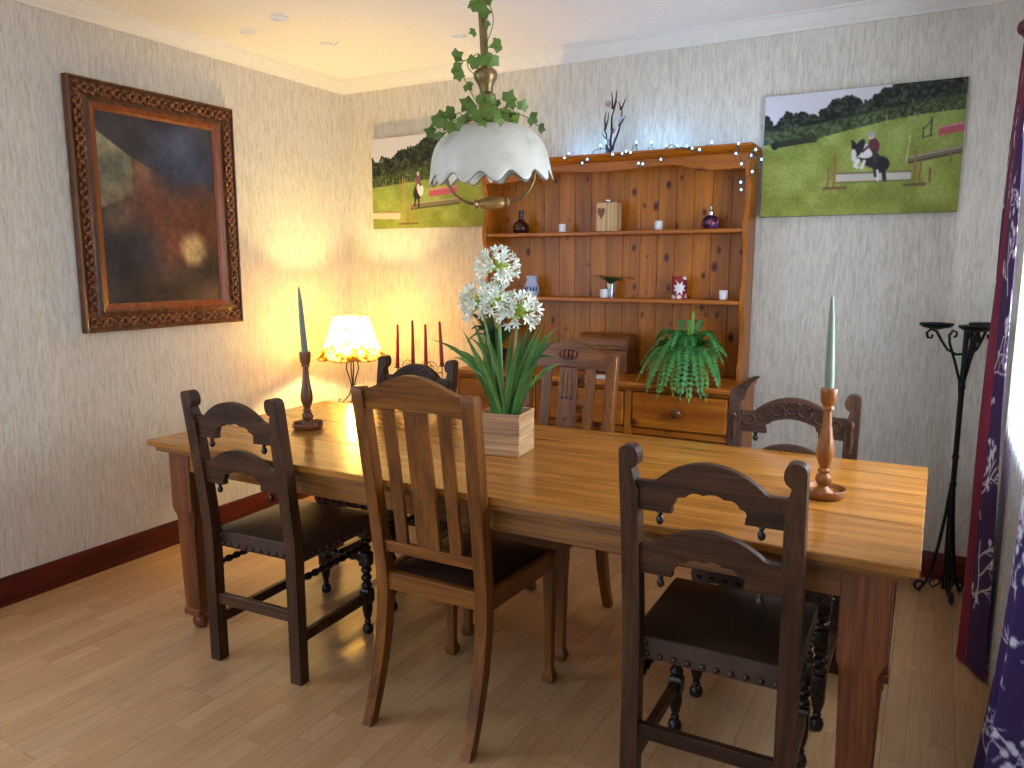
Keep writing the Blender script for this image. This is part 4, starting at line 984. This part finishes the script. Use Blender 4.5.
# ------------------------------------------------------------------ pictures
def value_noise(h,w,sc_,seed):
    r = np.random.default_rng(seed); gh,gw = int(h/sc_)+3,int(w/sc_)+3; g = r.random((gh,gw))
    y = np.arange(h)/sc_; x = np.arange(w)/sc_; yi=y.astype(int); xi=x.astype(int); fy=(y-yi)[:,None]; fx=(x-xi)[None,:]
    fy = fy*fy*(3-2*fy); fx = fx*fx*(3-2*fx)
    a=g[yi][:,xi]; b=g[yi][:,xi+1]; c=g[yi+1][:,xi]; d=g[yi+1][:,xi+1]
    return a*(1-fy)*(1-fx)+b*(1-fy)*fx+c*fy*(1-fx)+d*fy*fx
class Pic:
    def __init__(s,w,h): s.w,s.h=w,h; s.a=np.zeros((h,w,3)); s.X,s.Y=np.meshgrid((np.arange(w)+.5)/w,(np.arange(h)+.5)/h)
    def put(s,m,c,al=1): m=(m*al)[...,None]; s.a=s.a*(1-m)+np.array(c)/255*m
    def poly(s,pts,c,al=1):
        m=np.zeros((s.h,s.w),bool); n=len(pts); j=n-1
        for i in range(n):
            xi,yi=pts[i]; xj,yj=pts[j]
            if yi!=yj:
                t=((yi>s.Y)!=(yj>s.Y))&(s.X<(xj-xi)*(s.Y-yi)/(yj-yi)+xi); m^=t
            j=i
        s.put(m.astype(float),c,al)
    def win(s,x0,x1,y0,y1):
        i0=max(0,int(y0*s.h)-2); i1=min(s.h,int(y1*s.h)+3); j0=max(0,int(x0*s.w)-2); j1=min(s.w,int(x1*s.w)+3)
        return (slice(i0,i1),slice(j0,j1)) if i1>i0 and j1>j0 else None
    def putw(s,q,m,c,al): m=(m*al)[...,None]; s.a[q]=s.a[q]*(1-m)+np.array(c)/255*m
    def ell(s,cx,cy,rx,ry,c,rot=0,al=1,soft=.15):
        asp=s.w/s.h; k=max(rx*asp,ry)*(1+soft); q=s.win(cx-k/asp,cx+k/asp,cy-k,cy+k)
        if q is None: return
        dx=(s.X[q]-cx)*asp; dy=s.Y[q]-cy; ca,sa=math.cos(R(rot)),math.sin(R(rot)); rx=rx*asp
        d=np.sqrt(((dx*ca+dy*sa)/rx)**2+((-dx*sa+dy*ca)/ry)**2); s.putw(q,np.clip((1-d)/soft+.5,0,1),c,al)
    def line(s,x0,y0,x1,y1,wd,c,al=1):
        asp=s.w/s.h; q=s.win(min(x0,x1)-wd/asp,max(x0,x1)+wd/asp,min(y0,y1)-wd,max(y0,y1)+wd)
        if q is None: return
        ax,ay,bx,by=x0*asp,y0,x1*asp,y1; px_,py_=s.X[q]*asp-ax,s.Y[q]-ay; dx,dy=bx-ax,by-ay
        t=np.clip((px_*dx+py_*dy)/(dx*dx+dy*dy+1e-9),0,1); d=np.hypot(px_-t*dx,py_-t*dy); s.putw(q,np.clip((wd/2-d)*s.h+.5,0,1),c,al)
def blur(a,n):
    for _ in range(n):
        p=np.pad(a,((1,1),(1,1),(0,0)),'edge'); a=(p[:-2,1:-1]+p[2:,1:-1]+p[1:-1,:-2]+p[1:-1,2:]+4*p[1:-1,1:-1])/8
    return a
def picmesh(name, a, wid, hei, mat, parent, fn):
    h,w_ = a.shape[:2]; xs=np.linspace(0,1,w_); zs=np.linspace(1,0,h)
    V=[fn(x*wid,z*hei) for z in zs for x in xs]
    F=[(i*w_+j,(i+1)*w_+j,(i+1)*w_+j+1,i*w_+j+1) for i in range(h-1) for j in range(w_-1)]
    me=bpy.data.meshes.new(name); me.from_pydata(V,[],F); at=me.color_attributes.new('print','FLOAT_COLOR','POINT')
    c=np.clip(a,0,1); l=np.where(c<=.04045,c/12.92,((c+.055)/1.055)**2.4)
    at.data.foreach_set('color',np.concatenate([l.reshape(-1,3),np.ones((h*w_,1))],1).ravel().astype(np.float32)); me.materials.append(mat)
    me.polygons.foreach_set('use_smooth',[True]*len(me.polygons))
    return link(name, me, parent)
def field(w_,h,tree,hedge,ground,seed):
    p=Pic(w_,h); n1=value_noise(h,w_,9,seed); n2=value_noise(h,w_,3,seed+1); n3=value_noise(h,w_,22,seed+2)
    p.a[:]=np.array((206,204,212))/255; p.a*= (1-.05*p.Y)[...,None]
    ti=np.interp(p.X[0],*zip(*tree))[None,:]+(n1-.5)*.05+(n2-.5)*.03; hi=np.interp(p.X[0],*zip(*hedge))[None,:]+(n2-.5)*.03; gi=np.interp(p.X[0],*zip(*ground))[None,:]+(n2-.5)*.012
    far=np.interp(p.X[0],[0,.25,.5,.7,1],[.42,.3,.13,.05,.0])[None,:]+(n1-.5)*.04
    p.put((p.Y>far).astype(float),(120,124,126))
    tc=(np.array((40,48,36))[None,None]+(n2[...,None]-.5)*70+(n1[...,None]-.5)*50); m=(p.Y>ti).astype(float)[...,None]; p.a=p.a*(1-m)+np.clip(tc,8,150)/255*m
    hc=(np.array((66,80,46))[None,None]+(n2[...,None]-.5)*70+(n3[...,None]-.5)*20); m=(p.Y>hi).astype(float)[...,None]; p.a=p.a*(1-m)+np.clip(hc,12,150)/255*m
    gn=value_noise(h,w_,2,seed+5); gc=np.array((140,152,68))[None,None]+(n3[...,None]-.5)*36+(gn[...,None]-.5)*26+(p.Y[...,None]-.7)*np.array((0,-14,-20)); m=(p.Y>gi).astype(float)[...,None]; p.a=p.a*(1-m)+np.clip(gc,20,220)/255*m
    return p
def jump(p,x0,x1,y,hh,wd):
    for x,sg in ((x0,-1),(x1,1)):
        p.line(x,y-hh,x,y+.02,wd,(150,110,60)); p.line(x+sg*.03,y-hh*.6,x+sg*.03,y+.02,wd*.8,(140,100,56)); p.line(x-.05*abs(sg)+.0,y+.02,x+.06,y+.02,wd*1.2,(110,80,50))
        p.line(x,y-hh*.5,x+sg*.045,y+.01,wd*.6,(150,112,64))
W1,H1=266,178
a=field(W1,H1,[(0,.14),(.05,.24),(.1,.15),(.2,.15),(.26,.19),(.33,.06),(.43,.05),(.48,.12),(.56,.03),(.7,-.04),(1,-.06)],[(0,.30),(.3,.25),(.6,.18),(1,.12)],[(0,.40),(.2,.39),(.4,.33),(.6,.275),(.8,.245),(1,.235)],3)
for x in (.6,.66,.74,.88): a.line(x,.25-.02*x,x,.33-.06*x,.008,(160,160,130))
a.line(.05,.405,.245,.375,.05,(44,48,32)); a.ell(.055,.41,.017,.032,(30,32,24)); a.ell(.245,.375,.015,.03,(56,56,40))
a.poly([(.87,.36),(1,.335),(1,.395),(.87,.42)],(176,86,98)); a.line(.87,.36,1,.335,.012,(206,140,150))
a.line(.79,.35,.79,.43,.01,(60,70,60)); a.line(.83,.28,.83,.42,.012,(60,74,62)); a.line(.79,.36,.83,.30,.01,(60,74,62)); a.line(.80,.42,.84,.41,.01,(70,80,66))
a.line(.73,.585,1,.525,.05,(120,104,88)); a.line(.73,.57,1,.51,.012,(170,156,140)); a.line(.73,.61,1,.55,.012,(70,60,50)); a.line(.725,.4,.715,.6,.014,(200,190,130)); a.line(.94,.55,.94,.62,.012,(130,100,70))
a.poly([(.36,.665),(.745,.675),(.745,.74),(.36,.735)],(196,190,178)); a.line(.36,.665,.745,.675,.014,(120,104,80)); a.line(.36,.737,.745,.743,.012,(110,110,60))
jump(a,.355,.76,.76,.24,.016); a.line(.84,.66,.84,.76,.014,(120,84,56))
# piebald horse and rider, mid jump
a.ell(.53,.56,.068,.062,(38,38,42),34); a.ell(.50,.50,.05,.055,(226,224,222),10); a.ell(.585,.61,.045,.062,(30,30,34),20); a.ell(.47,.475,.022,.075,(34,34,38),24); a.ell(.447,.53,.013,.055,(210,208,206),-6); a.ell(.443,.45,.012,.03,(26,26,30))
a.poly([(.425,.425),(.435,.40),(.447,.43)],(26,26,30)); a.line(.47,.57,.455,.61,.03,(226,222,218)); a.line(.455,.61,.47,.625,.022,(220,216,212)); a.line(.50,.58,.49,.63,.026,(222,218,214)); a.line(.57,.66,.575,.73,.026,(216,212,210)); a.line(.60,.64,.61,.73,.028,(30,30,34)); a.line(.55,.62,.56,.70,.02,(40,40,44))
a.ell(.545,.46,.026,.06,(96,48,60),-20); a.ell(.528,.385,.016,.026,(200,186,180)); a.ell(.528,.37,.018,.020,(170,160,164)); a.line(.545,.5,.555,.58,.03,(60,50,60)); a.line(.535,.44,.49,.5,.02,(90,44,56))
M_print = vcol('canvas_print',.55,.3,.15,900)
M_cedge = plain('canvas_edge', srgb(120,124,110), .7)
def canvas(pic, x0, z0, wd, ht_, label):
    t = thing('canvas_print',label,'picture',(x0+wd/2,-.004,z0),group='horse jumping canvas prints')
    MB().box(-wd/2,wd/2,-.032,0,0,ht_).build('stretcher', M_cedge, t, .002)
    picmesh('printed_photo', pic, wd-.002, ht_-.002, M_print, t, lambda x,z:(x-wd/2+.001,-.0328,z+.001))
def unwarp(im):
    w0 = im.shape[1]; x_ = (np.arange(w0)+.5)/w0; xs_ = np.clip(((x_-.15*x_*(1-x_))*w0).astype(int),0,w0-1); return im[:,xs_]
canvas(unwarp(blur(a.a,1)), 2.590, 1.650, .818, .55, 'canvas print of piebald horse jumping a fence, right of the dresser')
b=field(W1,H1,[(0,.21),(.04,.26),(.1,.22),(.2,.22),(.27,.15),(.4,.10),(.5,.04),(.62,0),(1,-.05)],[(0,.42),(.1,.40),(.3,.37),(.5,.34),(1,.28)],[(0,.54),(.2,.52),(.35,.50),(.6,.47),(1,.43)],9)
for x in (.13,.2,.26,.33,.4): b.line(x,.46,x,.56,.008,(150,140,110))
b.poly([(.52,.60),(.76,.57),(.76,.64),(.52,.67)],(178,84,104)); b.line(.52,.60,.76,.57,.012,(206,140,150))
b.line(.36,.76,.78,.72,.03,(122,104,84)); b.line(.36,.79,.78,.75,.02,(84,72,58)); b.line(.36,.735,.78,.70,.01,(176,160,140))
b.poly([(0,.815),(.26,.825),(.26,.90),(0,.885)],(206,188,160)); b.line(0,.812,.26,.822,.014,(140,116,80))
for x in (.285,.305): b.line(x,.46,x,.95,.014,(178,140,80))
b.line(.35,.74,.35,.95,.014,(170,132,76)); b.line(.385,.76,.38,.95,.012,(160,124,72)); b.line(.24,.95,.42,.95,.02,(120,84,50)); b.line(.25,.94,.27,.83,.014,(170,130,74))
b.ell(.425,.60,.035,.09,(44,38,44),8); b.ell(.425,.57,.014,.06,(214,206,206)); b.ell(.40,.63,.02,.06,(36,32,36)); b.ell(.45,.6,.02,.06,(230,220,220),10); b.line(.40,.66,.39,.76,.02,(36,30,34)); b.line(.43,.67,.425,.77,.02,(40,34,38)); b.ell(.425,.48,.022,.045,(120,80,90)); b.ell(.425,.415,.011,.024,(196,176,170))
canvas(blur(b.a,1), .246, 1.648, .82, .54, 'canvas print of show jumping field, left of dresser and partly behind the pendant')
# oil painting: plain dark tonal study (generic)
PW,PH=.70,.88
o_=Pic(150,190); nA=value_noise(190,150,26,21); nB=value_noise(190,150,8,22); nC=value_noise(190,150,3,23)
o_.a[:]=np.array((44,38,38))/255
o_.poly([(0,.10),(.27,.22),(.27,.42),(0,.5)],(112,108,84)); o_.poly([(.27,.22),(.52,.30),(.52,.5),(.27,.5)],(98,70,44)); o_.ell(.72,.2,.3,.22,(54,60,84),0,.8,.9)
o_.ell(.55,.6,.48,.2,(104,62,42),-14,.9,.8); o_.ell(.35,.5,.16,.2,(86,52,36),30,.8,.8); o_.ell(.22,.72,.26,.17,(40,40,42),20,.9,.8); o_.ell(.85,.5,.2,.14,(98,58,36),10,.6,.9); o_.ell(.76,.70,.11,.09,(176,158,110),-30,.8,.7); o_.ell(.45,.92,.6,.09,(60,50,42),0,.8,.8); o_.ell(.14,.52,.1,.12,(120,96,62),0,.5,.9)
oa=o_.a*(.82+.6*nA+.3*(nB-.5)+.3*(nC-.5))[...,None]; oa=blur(oa,2)
py0,py1,pz0,pz1 = -1.805,-.914,1.12,2.237
pc,ph = (py0+py1)/2,(py1-py0)/2
pt = thing('framed_oil_painting','dark oil painting in heavy carved wooden frame on left wall','painting',(.0,pc,pz0))
FH = pz1-pz0; M_frame = wood('carved_frame', srgb(76,46,27), srgb(136,86,52), 'z', .35, 1.5); M_slip = wood('gilt_slip', srgb(120,58,26), srgb(160,88,44), 'z', .35, 1.5)
FW = .098; SW = .03
def frame_rail(name, mat, off, wd, prof, par=None):
    res = []
    hy_,hz0,hz1 = ph-off, off, FH-off
    c = [(-hy_,hz0),(hy_,hz0),(hy_,hz1),(-hy_,hz1)]
    ci = [(-hy_+wd,hz0+wd),(hy_-wd,hz0+wd),(hy_-wd,hz1-wd),(-hy_+wd,hz1-wd)]
    for k in range(4):
        k2=(k+1)%4; rings=[]
        for (o1,i1) in ((c[k],ci[k]),(c[k2],ci[k2])):
            rings.append([(x,o1[0]+(i1[0]-o1[0])*t,o1[1]+(i1[1]-o1[1])*t) for t,x in prof])
        res.append(MB().loft(rings).build(name, mat, pt, 0, 25))
    return res
rails = frame_rail('frame_rail', M_frame, 0, FW, [(0,.004),(0,.036),(.05,.042),(.10,.040),(.14,.030),(.30,.026),(.7,.025),(.84,.030),(.92,.037),(1,.034),(1,.004)])
frame_rail('slip', M_slip, FW, SW, [(0,.004),(0,.034),(.3,.032),(.75,.022),(1,.018),(1,.004)])
rnd = random.Random(4)
M_carve = wood('carved_relief', srgb(104,62,36), srgb(172,112,70), 'z', .32, 1.5)
def carve(rail, vertical, pos, lo_, hi_):
    mb = MB(); n = int((hi_-lo_)/.075); st_ = (hi_-lo_)/n
    for i in range(n):
        c = lo_+st_*(i+.5)
        def pnt(a,b,x): return (x,pos+b,c+a) if vertical else (x,c+a,pos+b)
        mb.sphere(pnt(0,0,.032),.013,8,5,.9)
        for sg in (-1,1):
            for sb_ in (-1,1):
                mb.tube([pnt(sg*.006,sb_*.004,.030),pnt(sg*.018,sb_*.018,.038),pnt(sg*.032,sb_*.016,.034),pnt(sg*.036,sb_*.006,.029)],[.003,.007,.006,.002],5)
        mb.tube([pnt(st_*.30,-.012,.03),pnt(st_*.42,.0,.037),pnt(st_*.56,.006,.035),pnt(st_*.68,.014,.03)],[.002,.006,.006,.002],5)
    stuff(mb.build('carving', M_carve, rail, 0, 60))
carve(rails[0],False,FW*.46,-ph+.02,ph-.02); carve(rails[2],False,FH-FW*.46,-ph+.02,ph-.02)
carve(rails[1],True,ph-FW*.46,.09,FH-.09); carve(rails[3],True,-ph+FW*.46,.09,FH-.09)
iw = 2*ph-2*(FW+SW)+.01; ih = FH-2*(FW+SW)+.01
picmesh('painted_panel', oa, iw, ih, vcol('oil_paint',.3,.5,.3,260), pt, lambda x,z:(.016,x-iw/2,z+FW+SW-.005))
MB().box(.004,.0155,-ph+.05,ph-.05,.05,FH-.05).build('backing', M_frame, pt)

# ------------------------------------------------------------------ wrought iron candle stand
ist = thing('iron_candle_stand','tall black wrought iron three-dish candle stand in the corner beside curtain','candle stand',(3.478,-.20,0))
MB().tube([(0,0,.03),(0,0,1.165)],.0108,8).build('pole', M_iron, ist, 0, 60)
for z in (.50,.62,.92): MB().lathe([(.009,-.012),(.014,-.006),(.014,.006),(.009,.012)],(0,0,z),10).build('collar', M_iron, ist, 0, 50)
for k,a in enumerate((R(184),R(286),R(50))):
    ca,sa = math.cos(a),math.sin(a); P3 = lambda r_,z: (r_*ca,r_*sa,z)
    sc3 = [P3(r_,z) for r_,z in [(.006,.50),(.018,.36),(.035,.22),(.055,.10),(.072,.045),(.09,.02)]]
    foot = [(.092+.026*math.sin(t)*(1-t/9), .033-.026*math.cos(t)*(1-t/9)) for t in [i*.42 for i in range(14)]]
    MB().tube(sc3+[P3(r_,z) for r_,z in foot],.0068,6).build('scroll_foot', M_iron, ist, 0, 60)
    MB().tube([P3(.006,.10),P3(.02,.05),P3(.045,.03),P3(.058,.05),P3(.048,.068),P3(.038,.058)],.0045,6).build('foot_scroll', M_iron, ist, 0, 60)
    MB().tube([P3(.004,.86),P3(.012,.95),P3(.035,1.03),P3(.058,1.10),P3(.062,1.135),P3(.05,1.155),P3(.036,1.148),P3(.036,1.132),P3(.046,1.128)],.0056,6).build('arm_scroll', M_iron, ist, 0, 60)
    MB().tube([P3(.0,1.06),P3(.03,1.055),P3(.065,1.075),P3(.088,1.11),P3(.11,1.15),P3(.132,1.158),P3(.146,1.142),P3(.14,1.122),P3(.126,1.122),P3(.124,1.136)],.0056,6).build('arm_scroll', M_iron, ist, 0, 60)
    MB().lathe([(.012,1.158),(.05,1.166),(.064,1.176),(.066,1.184),(.062,1.184),(.05,1.174),(.004,1.172)],(.112*ca,.112*sa,0),20).build('candle_dish', M_iron, ist, 0, 50)

# ------------------------------------------------------------------ curtains
def branch_image(w_,h,wm,hm,seed,bands):
    # fabric print: pale coral-like branches on purple, wine coloured bands
    p = Pic(w_,h); p.a[:] = np.array((58,40,84))/255
    p.a *= (.93+.14*value_noise(h,w_,2,seed))[...,None]
    r = random.Random(seed); asp = w_/h
    def br(x,y,ang,ln,wd,dep):
        if dep == 0: return
        n = 4; a_ = ang
        for i in range(n):
            a_ += r.uniform(-.28,.28); nx = x+math.cos(a_)*ln/n/wm; ny = y-math.sin(a_)*ln/n/hm
            p.line(x,y,nx,ny,wd/hm,(206,202,214)); x,y = nx,ny
            if dep > 1 and r.random() < .75: br(x,y,a_+r.choice((-1,1))*r.uniform(.5,1.0),ln*r.uniform(.4,.62),wd*.75,dep-1)
        if dep <= 2 and r.random() < .5: p.ell(x,y,.009/wm,.012/hm,(206,202,214),soft=.5)
    nk = int(hm/.24)*max(1,int(wm/.13))
    for k in range(nk):
        br(r.random(), (k+.8)/nk+r.uniform(-.03,.03), PI/2+r.uniform(-.7,.7), r.uniform(.2,.32), .0068, 4)
    for x0,x1 in bands: p.poly([(x0,-1),(x1,-1),(x1,2),(x0,2)],(112,38,62))
    return p.a
def smoothpath(pts,n):
    pts = [Vector((a,b,0)) for a,b in pts]; out=[]
    for i in range(len(pts)-1):
        p0=pts[max(i-1,0)];p1=pts[i];p2=pts[i+1];p3=pts[min(i+2,len(pts)-1)]
        for k in range(12):
            t=k/12; out.append(.5*((2*p1)+(p2-p0)*t+(2*p0-5*p1+4*p2-p3)*t*t+(3*p1-p0-3*p2+p3)*t**3))
    out.append(pts[-1]); L_=[0]
    for i in range(1,len(out)): L_.append(L_[-1]+(out[i]-out[i-1]).length)
    res=[]; tot=L_[-1]; j=0
    for k in range(n):
        d=tot*k/(n-1)
        while j<len(L_)-2 and L_[j+1]<d: j+=1
        f=(d-L_[j])/max(1e-9,L_[j+1]-L_[j]); res.append(out[j].lerp(out[j+1],min(1,f)))
    return res,tot
M_curt = vcol('printed_curtain',.75,.15,.2,700)
def curtain(label, pts, z0, z1, bands, seed, nx, hang):
    res,tot = smoothpath(pts,nx); hm=z1-z0; nz=int(hm/(tot/nx)*.9)
    img = branch_image(nx,nz,tot,hm,seed,bands); c=res[len(res)//2]
    t = thing('printed_curtain',label,'curtain',(c.x,c.y,0),group='purple printed curtains')
    me=bpy.data.meshes.new('curtain_fabric'); V=[]; F=[]
    for i in range(nz):
        z=z1-hm*i/(nz-1); sw=.004*math.sin(z*5)
        for q in res:
            hx_,hy_ = hang(q.x,q.y,z); V.append((hx_-c.x+sw*math.sin(q.y*30),hy_-c.y,z))
    for i in range(nz-1):
        for j_ in range(nx-1): F.append((i*nx+j_,(i+1)*nx+j_,(i+1)*nx+j_+1,i*nx+j_+1))
    me.from_pydata(V,[],F); at=me.color_attributes.new('print','FLOAT_COLOR','POINT'); cc=np.clip(img,0,1); l=np.where(cc<=.04045,cc/12.92,((cc+.055)/1.055)**2.4)
    at.data.foreach_set('color',np.concatenate([l.reshape(-1,3),np.ones((nz*nx,1))],1).ravel().astype(np.float32)); me.materials.append(M_curt)
    me.polygons.foreach_set('use_smooth',[True]*len(me.polygons)); fab=link('curtain_fabric',me,t)
    sm_=fab.modifiers.new('thick','SOLIDIFY'); sm_.thickness=.002
    hdz=MB().tube([(hang(q.x,q.y,z1)[0]-c.x,hang(q.x,q.y,z1)[1]-c.y,z1-.03) for q in res[::4]],.012,6); hdz.build('heading_tape', plain('wine_tape', srgb(110,32,60), .8), t, 0, 60)
    return t
def hang_far(x,y,z):
    m = 3.52+.009*z*z; return m+(x-3.52)*max(.1,(3.60-.022*z-m)/.08), y
def hang_near(x,y,z):      # drawn back by a tie at about sill height
    sh = np.interp(z,[0,.385,.69,.9,1.1,1.6,2.3],[0,-.22,-.40,-.50,-.56,-.56,-.5]); k = np.interp(z,[0,.7,.9,1.3],[1,.6,.6,1]); return x, -1.75+(y+1.75)*k+sh-.1*(1-k)
curtain('purple curtain with white branch print hanging beside the iron candle stand',[(3.600,-.965),(3.578,-.93),(3.552,-.87),(3.520,-.81),(3.545,-.75),(3.60,-.72),(3.612,-.68),(3.56,-.62),(3.54,-.57),(3.60,-.53),(3.61,-.48),(3.56,-.44)],.015,2.27,[(.165,.40),(.62,.72)],5,170,hang_far)
curtain('purple curtain with white branch print nearest the viewer at right edge',[(3.605,-1.47),(3.575,-1.49),(3.548,-1.55),(3.536,-1.63),(3.565,-1.70),(3.61,-1.73),(3.61,-1.78),(3.55,-1.82),(3.53,-1.88),(3.58,-1.92),(3.615,-1.98),(3.56,-2.04)],.015,2.27,[(.53,.63),(.84,.93)],8,170,hang_near)
def net_mat():
    m, nt, b_ = newmat('net_voile'); out=nt.nodes['Material Output']
    tr=N(nt,'ShaderNodeBsdfTransparent'); tl=N(nt,'ShaderNodeBsdfTranslucent'); df=N(nt,'ShaderNodeBsdfDiffuse')
    tc=N(nt,'ShaderNodeTexCoord'); no=N(nt,'ShaderNodeTexNoise'); no.inputs['Scale'].default_value=60; nt.links.new(tc.outputs['Object'],no.inputs['Vector'])
    r=ramp(nt,[(.3,srgb(206,214,224)),(.7,srgb(238,242,246))]); nt.links.new(no.outputs['Fac'],r.inputs[0])
    for s_ in (tl,df): nt.links.new(r.outputs[0],s_.inputs[0])
    m1=N(nt,'ShaderNodeMixShader'); m1.inputs[0].default_value=.5; nt.links.new(tl.outputs[0],m1.inputs[1]); nt.links.new(df.outputs[0],m1.inputs[2])
    m2=N(nt,'ShaderNodeMixShader'); m2.inputs[0].default_value=.6; nt.links.new(tr.outputs[0],m2.inputs[1]); nt.links.new(m1.outputs[0],m2.inputs[2]); nt.links.new(m2.outputs[0],out.inputs[0]); return m
nt_ = thing('net_curtain','sheer white net curtain over the window between the purple curtains','curtain',(3.622,-1.3,0))
n=90; rings=[]
for z in (.02,.6,1.2,1.8,2.24): rings.append([(.012*math.sin(j*.9+z*.4),-.62+1.24*j/n,z) for j in range(n+1)])
MB().loft(rings,False,False).build('net_fabric', net_mat(), nt_, 0, 60)
MB().tube([(0,-.64,2.24),(0,.64,2.24)],.006,6).build('net_rod', M_upvc, nt_, 0, 60)
cp_ = thing('curtain_pole','dark wine coloured curtain pole with finial above the right window','curtain pole',(3.575,-1.3,2.29))
M_pole = plain('wine_pole', srgb(84,30,40), .35)
MB().tube([(0,-1.0,0),(0,.92,0)],.014,10).build('rod', M_pole, cp_, 0, 60)
for s in (-1,1):
    y = 1.0*s if s<0 else .92
    o=MB().sphere((0,y+s*.03,0),.03,12,8).build('finial', M_pole, cp_, 0, 60)
for y in (-.95,.87): MB().box(0,.085,y-.012,y+.012,-.012,.012).build('bracket', M_pole, cp_, .002)
